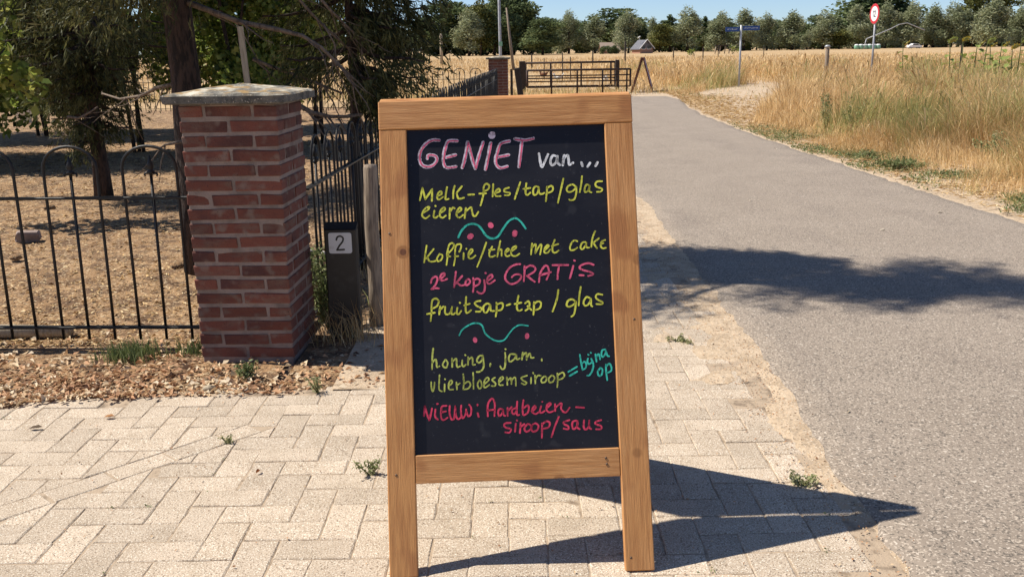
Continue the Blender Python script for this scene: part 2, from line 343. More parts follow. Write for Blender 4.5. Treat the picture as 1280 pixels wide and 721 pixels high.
for i in range(-60, 60):
    for j in range(-60, 140):
        s4 = (i+j) % 4
        if s4 == 0: c = (i*U, j*U, 2*U, U)
        elif s4 == 2: c = (i*U, j*U, U, 2*U)
        else: continue
        x, y, w_, h_ = c; x -= .02; mx, my = x+w_/2, y+h_/2
        if my < 1.35 or my > 8.8 or mx < -3.3 or mx > .97+.03*math.sin(my*3)+random.uniform(-.05, .03): continue
        if mx < -.42 and my > edge_y(mx)-.03: continue
        if mx >= -.42 and my > 3.75 and mx < -.36: continue
        g = .0016
        rect = [(x+g, y+g), (x+w_-g, y+g), (x+w_-g, y+h_-g), (x+g, y+h_-g)]
        d = (mx-sa[0])*snx+(my-sa[1])*sny; al = (mx-sa[0])*sdx+(my-sa[1])*sdy
        if abs(d) < .25 and al < sl+.1:
            cc = sa[0]*snx+sa[1]*sny
            for sg in (1, -1):
                pc = clip(rect, -sg*snx, -sg*sny, -(sg*cc+.053)) if True else rect
                if al > sl-.2: pc = pc
                if len(pc) > 2 and area(pc) > .0016: polys.append(pc)
        else: polys.append(rect)
k = 0.0
while k < sl-.05:
    L_ = min(.205, sl-k); g = .002
    polys.append([(sa[0]+sdx*(k+a_)+snx*b_, sa[1]+sdy*(k+a_)+sny*b_) for a_, b_ in ((g, -.05), (L_-g, -.05), (L_-g, .05), (g, .05))]); k += .208
def paver_mesh(mb, p):
    cx, cy = sum(q[0] for q in p)/len(p), sum(q[1] for q in p)/len(p)
    dz = random.gauss(0, .0007); tx, ty = random.gauss(0, .006), random.gauss(0, .006); ra = random.gauss(0, .010)
    jx, jy = random.gauss(0, .0012), random.gauss(0, .0012)
    ring = []
    for i in range(len(p)):
        a, b = p[i], p[(i+1) % len(p)]; ln = math.hypot(b[0]-a[0], b[1]-a[1]); m = max(1, int(ln/.05))
        for q in range(m):
            t = q/m; ring.append((a[0]+(b[0]-a[0])*t+random.gauss(0, .0008), a[1]+(b[1]-a[1])*t+random.gauss(0, .0008)))
    o = []; n = len(ring)
    for ins, z in ((0, -.03), (0, -.0026), (.0036, 0)):
        for (x, y) in ring:
            dx, dy = x-cx, y-cy; r = math.hypot(dx, dy)+1e-6; f = 1-ins*(1+random.random()*.5)/max(r, .02)
            X = dx*f; Y = dy*f; X, Y = X-ra*Y, Y+ra*X
            o.append((X+jx, Y+jy, z+dz+tx*X+ty*Y if z > -.02 else z))
    fs = [(l*n+i, l*n+(i+1) % n, (l+1)*n+(i+1) % n, (l+1)*n+i) for l in (0, 1) for i in range(n)]+[tuple(2*n+i for i in range(n))]
    mb.add([(x+(cx if mb is not None and mb.world else 0), y+(cy if mb.world else 0), z) for x, y, z in o], fs)
    return cx, cy
pavement = sheet('pavement', np.arange(-3.4, 1.06, .06), np.arange(1.3, 9.0, .06), lambda X, Y: np.where((X < -.36) & (Y > np.interp(X, [-4.4, -2.06, -1.77, -1.29, -.95, -.64, -.45, -.35], [3.5, 3.63, 3.69, 3.74, 3.73, 3.80, 3.80, 3.9])+.04), -.04, -.0030+.0024*(fbm(X, Y, 4, 4)-.5)), MT['joint'])
def in_view(x, y):
    v = Vector((x, y, 0))-Vector((0, 0, CAM_H)); z = v.dot(Fv)
    if z < .3: return False
    u, t = FOC*v.dot(Rv)/z, -FOC*v.dot(Uv)/z
    if not (-655 < u < 655 and -362 < t < 372): return False
    return not (480 < 640+u < 815 and t < 220)
cen = [(sum(q[0] for q in p)/len(p), sum(q[1] for q in p)/len(p)) for p in polys]
order = sorted(range(len(polys)), key=lambda i: (not in_view(*cen[i]), cen[i][1]))
rest = MB(); rest.world = True
for r_, i in enumerate(order):
    if r_ < 300:
        mb = MB(); mb.world = False; c = paver_mesh(mb, polys[i]); o = mb.build('paver', MT['paver'], pavement, loc=(c[0], c[1], 0))
    else: paver_mesh(rest, polys[i])
o = rest.build('outer_pavers', MT['paver'], pavement); o['kind'] = 'stuff'
o = MB(); o.world = False
o.prism([(0, 0), (.155, .012), (.075, .075), (.012, .03)], .012, Matrix.Rotation(-PI/2, 4, 'X') @ Matrix.Identity(4))
shard = o.build('paver_shard', mat('pale stone shard', (.60, .50, .37), rough=.9, noise=(40, I1, (.5, .4, .3), .4, .7, 3)), None, loc=(-1.06, 3.30, .0))
shard.rotation_euler = (0, 0, .12); shard.location.z = -.004
tag(shard, 'pale triangular stone shard at the end of the diagonal paver row', 'stone')

# ================================================================ BRICK PILLARS
def brick_mesh(w_, d_, h_):
    mb = MB(); mb.box(-w_/2, w_/2, -d_/2, d_/2, -h_/2, h_/2, ch=.0035); return mb
PITCHZ = .0633; BH = .0462; NC = 18; PW = .424
_bm = {}
def brick_obj(parent, x, y, z, w_, d_, mb=None, j=1.0):
    if mb is not None:
        M = Matrix.Translation((x, y, z)); mb.box(-w_/2, w_/2, -d_/2, d_/2, -BH/2, BH/2, M=M); return
    key = (round(w_, 3), round(d_, 3))
    if key not in _bm: _bm[key] = [irregular(brick_mesh(w_, d_, BH), s).mesh('brick', MT['brick']) for s in range(3)]
    o = bpy.data.objects.new('brick', random.choice(_bm[key])); link(o, parent); o.location = (x+random.gauss(0, .0012), y+random.gauss(0, .0012), z+random.gauss(0, .0010))
    o.rotation_euler = (random.gauss(0, .004), random.gauss(0, .006), random.gauss(0, .006))
def irregular(mb, s):
    r = random.Random(s); mb.v = [(x+r.gauss(0, .0012), y+r.gauss(0, .0012), z+r.gauss(0, .0012)) for x, y, z in mb.v]; return mb
def pillar(label, x, y, rz, joined=False):
    t = thing('brick_pillar', label, 'brick pillar', (x, y, 0), rz, 'brick gate pillars')
    core = MB(); core.box(-PW/2+.0045, PW/2-.0045, -PW/2+.0045, PW/2-.0045, -.06, NC*PITCHZ+.004, ch=.004)
    core.build('mortar_joints', MT['mortar'], t)
    half = .100; full = (PW-.012)/2; jm = MB() if joined else None
    for c in range(NC):
        z = .012+BH/2+c*PITCHZ
        A = (c % 2 == (NC-1) % 2)
        for sg in (-1, 1):
            for k_ in (-1, 1):
                e = (PW/2-half/2)
                if A: brick_obj(t, sg*e, k_*(full/2+.006), z, half, full, jm)        # sides run the full depth
                else: brick_obj(t, k_*(full/2+.006), sg*e, z, full, half, jm)
            mid = PW-2*half-.024
            if A: brick_obj(t, 0, sg*e, z, mid, half, jm)
            else: brick_obj(t, sg*e, 0, z, half, mid, jm)
    if joined: b = jm.build('brick_courses', MT['brick'], t); b['kind'] = 'stuff'
    # concrete cap: slab with weathered edges and a low pyramid on top
    W2 = PW/2+.052; z0 = NC*PITCHZ+.004; h = .043; n = 10; V = []; F = []
    mb = MB()
    prof = [(W2-.012, 0), (W2-.001, .006), (W2, h-.008), (W2-.009, h)]+[(W2*(1-q)-.009*(1-q), h+.036*q**.9) for q in (.2, .4, .6, .8, .97)]
    seg = 24; rr = random.Random(2)
    def sq(r, i):
        s_ = i/(seg/4); sd_ = int(s_) % 4; u = (s_-int(s_))*2-1
        return [(r*u, -r), (r, r*u), (-r*u, r), (-r, -r*u)][sd_]
    vs = []
    for r, z in prof:
        for i in range(seg):
            xx, yy = sq(r, i); nz_ = .0022 if r > .1 else .001
            if z > 0: vs.append((xx+rr.gauss(0, nz_), yy+rr.gauss(0, nz_), z0+z+rr.gauss(0, .0012)))
            else: vs.append((xx, yy, z0))
    L_ = len(prof); fs = [(i*seg+k, i*seg+(k+1) % seg, (i+1)*seg+(k+1) % seg, (i+1)*seg+k) for i in range(L_-1) for k in range(seg)]
    fs += [tuple(range(seg))[::-1], tuple((L_-1)*seg+k for k in range(seg))]
    mb.add(vs, fs); mb.build('cap', MT['cap'], t)
    return t
PRZ = -.045
pil = pillar('square red brick pillar with a lichen spotted concrete cap beside the front fence', -1.205+.01, 4.375, PRZ)
pillar('far brick pillar at the end of the side fence behind the chalkboard', -.235, 22.3, PRZ, True)

# ================================================================ IRON FENCES
def iron_fence(label, p0, p1, start, hoopw=.25, gap=.125, cat='fence', h=.95, railz=(.714, .095), bot=.035, r=.0072, seg=8, group=None):
    p0 = Vector((*p0, 0)); p1 = Vector((*p1, 0)); L_ = (p1-p0).length; ang = math.atan2(p1.y-p0.y, p1.x-p0.x)
    t = thing('iron_fence', label, cat, p0, ang, group)
    for z in railz:
        mb = MB(); mb.box(0, L_, -.016, .016, z-.006, z+.006, ch=.002); mb.build('rail', MT['iron'], t)
    sp = h-.10-.0; R = hoopw/2
    hb = MB(); pts = [(-R, 0, bot), (-R, 0, .4), (-R, 0, sp-.02)]+[(-R*math.cos(a), 0, sp-.0+.100*math.sin(a)) for a in np.linspace(0, PI, 13)]+[(R, 0, sp-.02), (R, 0, .4), (R, 0, bot)]
    hb.tube(pts, r, seg); hm = hb.mesh('hoop', MT['iron'])
    sb_ = MB(); sb_.tube([(0, 0, bot), (0, 0, h-.135)], r, seg); sm_ = sb_.mesh('spear_bar', MT['iron'])
    fb = MB(); z = h-.14
    fb.lathe([(.007, z), (.0085, z+.012), (.017, z+.016), (.019, z+.024), (.011, z+.032), (.013, z+.040), (.0165, z+.050), (.012, z+.066), (.006, z+.082), (.0015, z+.098)], seg=8)
    for sg in (-1, 1): fb.tube([(sg*.010, 0, z+.018), (sg*.026, 0, z+.016), (sg*.030, 0, z+.008), (sg*.026, 0, z+.002)], [.006, .0055, .005, .003], 6)
    fm = fb.mesh('spear_tip', MT['iron'])
    x = start
    while x+R < L_:
        if x-R > 0:
            o = bpy.data.objects.new('hoop', hm); link(o, t); o.location = (x, 0, 0); o.rotation_euler = (random.gauss(0, .004), random.gauss(0, .004), random.gauss(0, .02))
        s_ = bpy.data.objects.new('spear_bar', sm_); link(s_, t); s_.location = (x, 0, 0); s_.rotation_euler = (random.gauss(0, .004), random.gauss(0, .004), 0)
        f_ = bpy.data.objects.new('spear_tip', fm); link(f_, s_)
        x += hoopw+gap
    return t
# hoop centres measured along the front fence: x = -1.652, -2.024+..., spacing .375
fx0 = -1.408; fy0 = 4.385
iron_fence('black hooped iron fence with spear tips left of the brick pillar', (fx0, fy0), (fx0-6.0, fy0+.25), .243, group='black hooped iron fences')
iron_fence('black hooped iron fence running away from the pillar beside the road', (-.985, 4.60), (-.265, 22.08), .24, hoopw=.20, gap=.10, r=.0070, group='black hooped iron fences', seg=6)
iron_fence('farthest hooped iron fence closing the back of the garden', (-.46, 22.34), (-16.2, 24.3), .3, r=.009, seg=5, group='black hooped iron fences')

# fence post and number post
mb = MB(); mb.box(-.022, .022, -.022, .022, -.05, .90, ch=.003); mb.box(-.026, .026, -.026, .026, .90, .915, ch=.003)
o = mb.build('fence_post', MT['iron'], loc=(-.968, 6.10, 0)); tag(o, 'square black iron post behind the side fence above the number post', 'post')
t = thing('number_post', 'short black post with a white house number plate 2', 'number post', (-.815, 4.53, 0), -.02)
mb = MB(); mb.box(-.077, .077, -.03, .03, -.05, .535, ch=.006)
mb.add([(-.077, -.03, .535), (.077, -.03, .535), (.077, .03, .56), (-.077, .03, .56), (-.077, .03, .535), (.077, .03, .535)], [(0, 1, 2, 3), (0, 3, 4), (1, 5, 2), (3, 2, 5, 4), (0, 4, 5, 1)])
mb.build('post', MT['plastic'], t)
mb = MB(); pr_ = []
for cx_, cz_, a0 in ((.045, .040, 0), (-.045, .040, 90), (-.045, -.040, 180), (.045, -.040, 270)):
    for a in (0, 30, 60, 90): pr_.append((cx_+.010*math.cos(math.radians(a0+a)), cz_+.010*math.sin(math.radians(a0+a))))
mb.prism(pr_, .004, Matrix.Translation((.0, -.0355, .468)))
pl = mb.build('number_plate', MT['plate'], t)
def ribbon(mb, pts, wid, M=lambda x, z: (x, 0, z), taper=True, jitter=.10):
    "a pen stroke: smooth flat ribbon with round ends"
    P = [Vector((a, b, 0)) for a, b in pts]
    if len(P) == 1: P = [P[0], P[0]+Vector((wid*.2, 0, 0))]
    out = []
    for i in range(len(P)-1):
        p0, p1, p2, p3 = P[max(i-1, 0)], P[i], P[i+1], P[min(i+2, len(P)-1)]
        n = 5 if len(P) > 2 else 2
        for q in range(n):
            t_ = q/n; out.append(.5*((2*p1)+(p2-p0)*t_+(2*p0-5*p1+4*p2-p3)*t_**2+(3*p1-p0-3*p2+p3)*t_**3))
    out.append(P[-1]); vs = []; n = len(out)
    for i, p in enumerate(out):
        d = out[min(i+1, n-1)]-out[max(i-1, 0)]
        d = d.normalized() if d.length > 1e-9 else Vector((1, 0, 0)); nn = Vector((-d.y, d.x, 0))
        ww = wid/2*(1+random.uniform(-jitter, jitter))*((1.08-.30*abs(i/n-.35)) if jitter else 1)
        vs += [p+nn*ww, p-nn*ww]
    fs = [(2*i, 2*i+1, 2*i+3, 2*i+2) for i in range(n-1)]
    for e, s_ in ((0, -1), (n-1, 1)):
        p = out[e]; d = (out[1]-out[0]) if e == 0 else (out[-1]-out[-2]); d = d.normalized() if d.length > 1e-9 else Vector((1, 0, 0)); a0 = math.atan2(d.y, d.x)*1.0
        b = len(vs); fan = [p+Vector((math.cos(a0+s_*0+(PI if s_ < 0 else 0)+g), math.sin(a0+(PI if s_ < 0 else 0)+g), 0))*wid/2 for g in np.linspace(-PI/2, PI/2, 6)]
        vs += fan; fs.append(tuple(range(b, b+6)))
    mb.add([M(v.x, v.y) for v in vs], fs)
mb = MB(); num = [(-.017, .016), (-.012, .029), (.002, .034), (.015, .025), (.012, .008), (-.004, -.012), (-.017, -.033)]
ribbon(mb, num, .0085, lambda x, z: (x, -.0362, .468+z), jitter=0); ribbon(mb, [(-.017, -.033), (.018, -.031)], .0085, lambda x, z: (x, -.0362, .468+z), jitter=0)
mb.build('number_two', MT['ink'], pl)
mb = MB(); mb.tube([(.0, 0, -.05), (.004, 0, .2), (-.003, .003, .5), (.006, 0, .80), (.006, 0, .815)], [.040, .037, .036, .035, .030], 12)
o = mb.build('round_stake', MT['oldwood'], loc=(-.690, 4.70, 0)); tag(o, 'weathered round wooden stake right beside the house number post', 'wooden stake')
mb = MB(); mb.box(-.017, .017, -.010, .010, -.1, 1.50, ch=.002)
o = mb.build('thin_stake', MT['palewood'], loc=(-1.43, 5.6, 0)); o.rotation_euler = (0, -.05, .2); tag(o, 'thin pale wooden stake rising behind the pillar cap', 'wooden stake')

MT['nail'] = mat('dull nail head', (.12, .07, .04), rough=.6)
# ================================================================ THE CHALKBOARD
TEXT = {
 'title_white': ('W', 8.5, '-187,1179 -206,1180 -224,1170 -238,1152 -243,1131 -238,1113 -224,1105 -206,1109 -195,1123 -198,1134 -209,1138 -219,1137 -221,1129;-137,1176 -161,1176 -169,1161 -176,1134 -176,1113 -168,1101 -143,1103;-169,1130 -143,1136;-125,1100 -117,1125 -108,1171;-108,1171 -103,1150 -95,1115 -89,1096;-89,1096 -76,1137 -65,1169;-44,1166 -52,1130 -61,1093;8,1170 -16,1164 -25,1143 -32,1120 -30,1104 -19,1095 -1,1099;-25,1126 4,1131;-35,1193 -40,1194 -45,1190 -43,1184 -37,1184 -34,1189 -36,1193;24,1176 38,1173 56,1172 75,1176;43,1168 38,1134 32,1097'),
 'title_pink': ('P', 4, '-185,1178 -204,1179 -223,1169 -237,1151 -242,1131 -237,1112 -222,1105 -204,1109 -194,1122 -197,1134 -208,1138 -218,1137 -219,1129;-135,1175 -159,1175 -168,1160 -174,1133 -175,1112 -166,1101 -141,1102;-167,1129 -141,1135;-123,1099 -116,1124 -106,1170;-106,1170 -101,1149 -93,1114 -87,1096;-87,1096 -75,1137 -63,1169;-42,1166 -50,1129 -59,1092;9,1170 -15,1163 -24,1142 -30,1119 -28,1103 -17,1094 1,1098;-23,1126 5,1130;25,1174 40,1172 58,1171 76,1175;44,1167 39,1132 34,1096'),
 'van': ('V', 8, '89,1132 92,1109 96,1094 104,1108 114,1129;137,1123 127,1125 120,1110 124,1098 135,1105 140,1123;140,1123 139,1107 146,1098;154,1097 159,1125;156,1114 168,1125 171,1111 172,1098 183,1103;206,1103 209,1093;230,1101 223,1091;251,1102 245,1092'),
 'milk': ('Y', 7, '-245,1012 -237,1046;-237,1046 -230,1014;-230,1014 -210,1042;-210,1042 -212,1009;-197,1022 -185,1027 -186,1035 -194,1030 -197,1017 -192,1012 -181,1019;-169,1046 -173,1026 -174,1012 -166,1013;-148,1049 -152,1032 -153,1014;-128,1047 -143,1029;-143,1029 -138,1013 -123,1015;-111,1023 -95,1023;-68,1031 -67,1045 -60,1052 -52,1046 -56,1036 -68,1031;-67,1036 -71,1015 -78,992;-80,1025 -62,1025;-41,1050 -44,1016;-35,1025 -23,1030 -27,1037 -36,1028 -35,1017 -22,1016;2,1039 -10,1035 -10,1028 4,1024 1,1018 -10,1018;34,1053 17,1007;51,1050 48,1032 48,1020 53,1017 61,1023;42,1034 61,1036;85,1037 76,1040 69,1031 70,1017 79,1019 85,1035;85,1035 85,1021 93,1018 99,1021;108,1038 106,1018 103,998;107,1034 119,1040 124,1034 121,1025 108,1020;154,1059 146,1029 136,992;187,1036 178,1042 166,1037 162,1027 168,1021 179,1024 189,1034;189,1034 188,1018 182,1001 172,998 168,1000;206,1064 203,1043 198,1020;225,1038 217,1040 211,1026 214,1019 222,1024 226,1037;226,1037 224,1022 230,1018;261,1048 248,1048 242,1041 246,1033 260,1027 257,1020 246,1019'),
 'eggs': ('Y', 7, '-236,977 -223,985 -220,992 -229,990 -237,980 -240,969 -231,961 -220,968;-206,981 -208,965 -202,962 -197,966;-203,995 -202,994;-189,975 -177,983 -179,990 -189,981 -191,967 -184,961 -175,967;-163,987 -165,958;-164,975 -155,988 -150,986;-145,972 -132,981 -135,988 -143,979 -145,966 -138,960 -127,967;-119,986 -123,958;-121,976 -106,987 -103,985;-103,985 -100,966 -93,963 -85,974'),
 'wave1': ('T', 8, '-142,905 -135,920 -119,937 -99,941 -82,932 -67,909 -52,899 -34,903 -18,925 -2,945 16,953 31,943 44,923'),
 'wave2': ('T', 6, '-148,636 -141,649 -128,659 -110,667 -93,666 -84,658 -78,640 -68,629 -53,619 -38,616 -25,620 -11,637 1,650 18,658 40,655'),
 'dots1': ('P', 20, '-111,905 -107,908;-53,937 -51,934;13,908 14,913'),
 'dots2': ('P', 15, '-106,624 -105,619;36,624 37,630'),
 'coffee': ('Y', 6.5, '-230,885 -234,863 -238,839;-211,875 -233,849;-229,853 -222,841 -207,842;-195,861 -203,848 -200,841 -191,845 -187,856 -194,860;-175,860 -169,883 -161,890 -155,885 -160,873 -175,858;-171,867 -174,849 -177,830;-175,854 -166,853;-141,865 -135,879 -138,886 -149,883 -152,869 -153,848 -157,828;-154,852 -144,853;-129,861 -130,844;-121,873 -121,872;-115,854 -104,866 -108,871 -115,861 -115,847 -106,846 -97,853;-66,888 -77,859 -93,822;-50,876 -58,861 -58,850 -51,848 -43,851;-59,867 -44,868;-27,891 -33,867 -37,848;-34,862 -25,868 -25,850;-14,858 -4,865 -8,869 -15,859 -12,848 -3,850;2,861 14,869 16,875 7,872 1,861 4,850 14,848 24,854;60,881 56,851;58,868 70,879 68,854;69,856 81,875 86,875 81,850;95,862 106,872 102,875 95,867 93,855 102,854 109,862;123,889 116,870 117,855 125,854 132,859;114,872 132,877;185,883 175,885 165,871 165,860 174,859 184,865;207,880 198,878 193,866 198,860 207,870 210,879;210,879 209,866 217,864;235,909 227,889 223,866;245,889 229,877;229,877 238,862;262,884 252,879 249,868 254,861 263,862;250,873 257,875'),
 'second': ('P', 7.5, '-221,782 -218,793 -208,799 -203,792 -209,776 -220,765;-220,765 -209,767 -200,766;-196,791 -184,800 -184,807 -192,804 -196,793 -191,787 -177,791;-152,810 -155,790 -158,768;-135,798 -154,777;-149,780 -140,772 -131,773;-122,788 -127,778 -123,772 -114,780 -117,788 -122,788;-105,791 -104,773 -107,753;-105,784 -95,789 -87,785 -90,774 -103,768;-75,784 -74,765 -78,751 -87,748 -95,753;-71,804 -70,803;-66,782 -53,791 -55,799 -65,791 -67,778 -60,774 -46,783;25,825 12,824 -4,816 -16,798 -16,783 -2,771 17,777 27,790 20,797 8,796 1,790;37,819 36,799 33,778;37,812 52,820 64,816 65,805 44,792;43,792 53,783 63,775;75,774 79,797 92,817 101,815 103,796 96,780;77,792 109,800;114,819 157,818;132,817 128,798 126,780;171,815 166,799 160,781;174,830 176,829;227,816 213,821 195,817 188,809 199,802 216,797 225,790 211,786;187,789 198,788'),
 'juice': ('Y', 7, '-201,731 -207,738 -217,736 -221,723 -222,700 -225,678;-234,697 -213,700;-201,731 -206,718 -220,711;-198,717 -201,695;-200,706 -189,716;-184,715 -185,699 -180,694 -171,698 -165,714;-165,714 -168,697 -162,694 -158,697;-151,711 -153,696 -147,694 -141,702;-144,725 -143,724;-126,740 -128,719 -128,699 -122,697 -114,703;-132,717 -117,721;-87,728 -99,726 -103,721 -97,714 -85,707 -89,699 -101,699;-62,717 -70,720 -80,711 -78,697 -70,697 -61,715;-61,715 -60,701 -51,699;-44,721 -44,701 -47,684;-43,716 -30,720 -26,713 -31,702 -43,699;-16,713 -6,716;17,738 13,718 12,702 18,697 25,700;6,716 24,719;35,717 43,722 47,715 43,703 35,697;41,709 51,698;59,719 58,701 56,685;59,714 70,721 78,716 74,702 59,697;127,750 122,725 109,692;173,717 164,723 153,720 148,709 154,703 166,708 174,717;174,717 171,697 167,682 160,676;189,756 184,732 181,706;215,723 204,728 195,716 197,705 207,707 216,722;216,722 215,706 218,702;247,733 234,735 229,727 235,719 247,712 244,707 230,708'),
 'honey': ('G', 6.5, '-220,603 -223,581 -225,547;-224,564 -215,573 -212,565 -212,552 -205,554;-188,571 -195,560 -193,552 -186,550 -182,562 -187,571;-170,574 -170,551;-170,564 -159,573 -158,559 -156,550 -149,552;-142,568 -143,556 -139,551 -133,556;-134,582 -133,581;-126,576 -127,555;-127,567 -116,575 -114,564 -114,555 -108,555;-86,578 -95,578 -102,568 -100,560 -91,563 -86,576;-86,576 -84,554 -88,541 -97,535 -104,535;-66,556 -67,549;-25,584 -25,561 -28,543 -35,540 -40,548;-24,594 -23,593;2,579 -11,579 -16,567 -12,559 0,567 5,577;5,577 6,565 14,567;23,583 20,564;21,572 32,582 33,563;33,567 42,580 45,568 52,568;74,563 74,559'),
 'elder': ('G', 6, '-228,512 -228,498 -225,487 -221,495 -219,511;-205,530 -207,508 -207,491 -200,486;-192,505 -193,486;-191,519 -190,518;-180,500 -171,509 -175,515 -181,505 -180,491 -169,490;-160,509 -159,490;-160,500 -151,506;-141,530 -140,510 -142,489;-140,503 -128,510 -122,501 -129,491 -142,489;-114,533 -114,511 -114,490;-97,513 -103,502 -99,490 -92,495 -93,508 -97,513;-85,501 -72,512 -75,519 -83,512 -86,497 -82,492 -71,499;-55,518 -63,512 -54,502 -57,495 -65,496;-45,504 -33,514 -36,519 -44,511 -44,498 -34,497;-23,518 -22,497;-22,508 -12,515 -11,499;-11,501 -9,510 0,516 1,494;32,520 17,515 20,508 30,501 25,496 17,500;43,514 42,499;49,527 50,525;54,520 54,498;54,509 62,519 70,518;80,517 71,509 72,500 82,502 85,513 80,517;100,519 91,510 92,500 102,501 107,512 100,519;115,523 115,503 113,486;116,518 129,525 134,517 128,509 116,505'),
 'almost': ('T', 6.5, '145,526 169,539;148,515 169,526;178,571 181,549 184,530;183,547 190,552 195,544 192,534 184,531;200,560 198,552 202,545 211,550;209,559 214,543 210,526 202,515 196,514;201,571 202,570;208,576 209,575;221,571 223,551;222,562 230,571 233,557;248,583 240,581 237,569 241,563 249,573 249,581;249,581 253,567 258,564;233,534 225,523 228,512 236,516 238,529 233,534;248,542 248,522 250,500;249,537 258,544 263,533 261,524 250,519'),
 'new': ('R', 7, '-250,422 -247,448;-247,448 -241,424 -236,410;-236,410 -231,428 -228,441;-219,438 -220,419 -213,411;-214,453 -212,453;-189,447 -200,446 -203,438 -204,416 -198,409 -187,415;-202,430 -191,432;-180,446 -181,426 -176,410 -169,414 -165,445;-165,445 -164,419 -158,410 -151,414;-149,446 -150,425 -146,412 -138,422 -136,435;-136,431 -131,417 -124,421 -122,437 -127,447;-105,447 -105,445;-105,424 -103,414;-78,415 -77,444 -69,459 -62,460 -58,443 -60,415;-79,430 -58,432;-38,432 -46,433 -50,423 -46,414 -38,423 -36,431;-36,431 -36,418 -31,414;-24,435 -24,414;-24,426 -13,437;-1,434 -11,430 -12,422 -6,418 1,428;3,451 1,432 1,416 7,415;20,454 17,436 17,416;18,431 30,440 34,433 30,420 20,414;43,423 52,432 50,438 43,430 42,422 51,416 59,420;67,436 63,421 69,419 76,423;71,448 71,448;83,431 93,440 91,444 83,438 82,425 89,419 100,422;105,440 105,422;105,430 116,439 123,441 121,428 127,419 135,418 144,429;162,430 183,428'),
 'syrup': ('R', 7, '-17,395 -31,394 -35,388 -29,382 -17,378 -21,369 -32,370;-3,392 -6,371;0,401 1,400;10,394 7,367;8,382 20,390;28,390 20,379 23,370 32,372 39,380 35,388 28,390;41,387 38,376 43,369 54,373 58,384 50,391 41,387;68,390 67,371 66,352;69,388 79,395 89,391 85,379 71,376;114,406 103,382 92,353;142,396 128,392 127,386 138,380 138,372 126,374;161,394 151,391 149,376 155,372 164,382 164,393;164,393 163,376 169,371;182,394 180,377 185,369 194,377 196,393;196,393 195,375 200,370;228,393 214,389 213,383 227,377 227,369 214,369'),
}

sign = thing('a_board', 'wooden A-frame chalkboard with coloured handwriting standing on the pavers', 'chalkboard', (.0169, 2.2902, .0042), .0189)
LEAN = .3417; BW = .7038; BL = 1.2909; SKEW = .016; TH = .024
def panel(lean, y0, rz, back=False):
    M = Matrix.Translation((0, y0, 0)) @ Matrix.Rotation(rz, 4, 'Z') @ Matrix.Rotation(-lean, 4, 'X') @ Matrix.Rotation(SKEW*(-1 if back else -1), 4, 'Y')
    def part(name, m, f, par=None, ch=.0025):
        mb = MB(); f(mb); o = mb.build(name, m, par or sign)
        if par is None: o.matrix_local = M
        return o
    L_ = BL if not back else 1.249
    part('stile', MT['wood_z'], lambda b: b.box(-BW/2, -BW/2+.0752, 0, TH, 0, L_*.9374, ch=.0025))
    part('stile', MT['wood_z'], lambda b: b.box(BW/2-.0781, BW/2, -.0005, TH, -.007, L_*.9374, ch=.0025))
    part('top_rail', MT['wood_x'], lambda b: b.box(-BW/2-.001, BW/2+.001, -.001, TH-.001, L_*.9374+.0006, L_, ch=.0025))
    part('bottom_rail', MT['wood_x'], lambda b: b.box(-BW/2+.0760, BW/2-.0789, .0006, TH-.001, .2427, .3182, ch=.0022))
    bd = part('blackboard', MT['board'], lambda b: b.box(-BW/2+.070, BW/2-.072, .0105, .0165, .312, L_*.9374+.012))
    return bd, M
bd, _ = panel(LEAN, 0, 0)
panel(-.231, .745, 0, back=True)
for x in (-.24, .24):
    hg_ = MB(); hg_.box(x-.03, x+.03, .440, .478, BL*math.cos(LEAN)-.075, BL*math.cos(LEAN)-.071); hg_.build('hinge', MT['galv'], sign)
layer = 0
for (x, z) in ((-.315, 1.248), (-.312, 1.232), (.318, 1.250), (.312, 1.235), (.235, .292), (.237, .276), (-.328, .268), (.330, .662), (-.330, .92), (.29, .028)):
    mb = MB(); mb.lathe([(.0034, 0), (.0034, .0012)], seg=10); Q_ = Matrix.Translation((0, 0, 0)) @ Matrix.Rotation(-LEAN, 4, 'X') @ Matrix.Rotation(-SKEW, 4, 'Y') @ Matrix.Translation((x, .0003, z)) @ Matrix.Rotation(PI/2, 4, 'X')
    mb.v = [tuple(Q_ @ Vector(v)) for v in mb.v]; mb.build('nail_head', MT['nail'], sign)
WORDS = {'title_white': 'title', 'title_pink': 'title'}
for k, (c, wd, s) in TEXT.items():
    dy = .0102 - .00012*layer
    if k == 'title_pink': dy -= .0004
    wd *= {'title_white': 1.12, 'title_pink': 1.0, 'van': .85}.get(k, .70 if k[:4] != 'dots' else .72)
    ST = [[tuple(float(v)/1000 for v in q_.split(',')) for q_ in st.split()] for st in s.split(';')]
    groups = []                                        # strokes that stand close together form one word
    for st in ST:
        x0, x1 = min(q_[0] for q_ in st), max(q_[0] for q_ in st); y0, y1 = min(q_[1] for q_ in st), max(q_[1] for q_ in st)
        gap = .0125 if k[:4] != 'dots' else .001; gap = .03 if k[:5] == 'title' else gap; hit = [g for g in groups if x0-gap < g[1] and x1+gap > g[0] and y0-.03 < g[3] and y1+.03 > g[2]]
        new = [x0, x1, y0, y1, [st]]
        for g in hit:
            new = [min(new[0], g[0]), max(new[1], g[1]), min(new[2], g[2]), max(new[3], g[3]), g[4]+new[4]]; groups.remove(g)
        groups.append(new)
    for g in groups:
        mb = MB()
        for st in g[4]: ribbon(mb, st, wd/1000, lambda x, z, d=dy: (x, d, z), jitter=.12)
        mb.build('handwriting' if k[:4] not in ('wave', 'dots') else 'chalk_ornament', CH[c], bd)
    layer = (layer+1) % 4

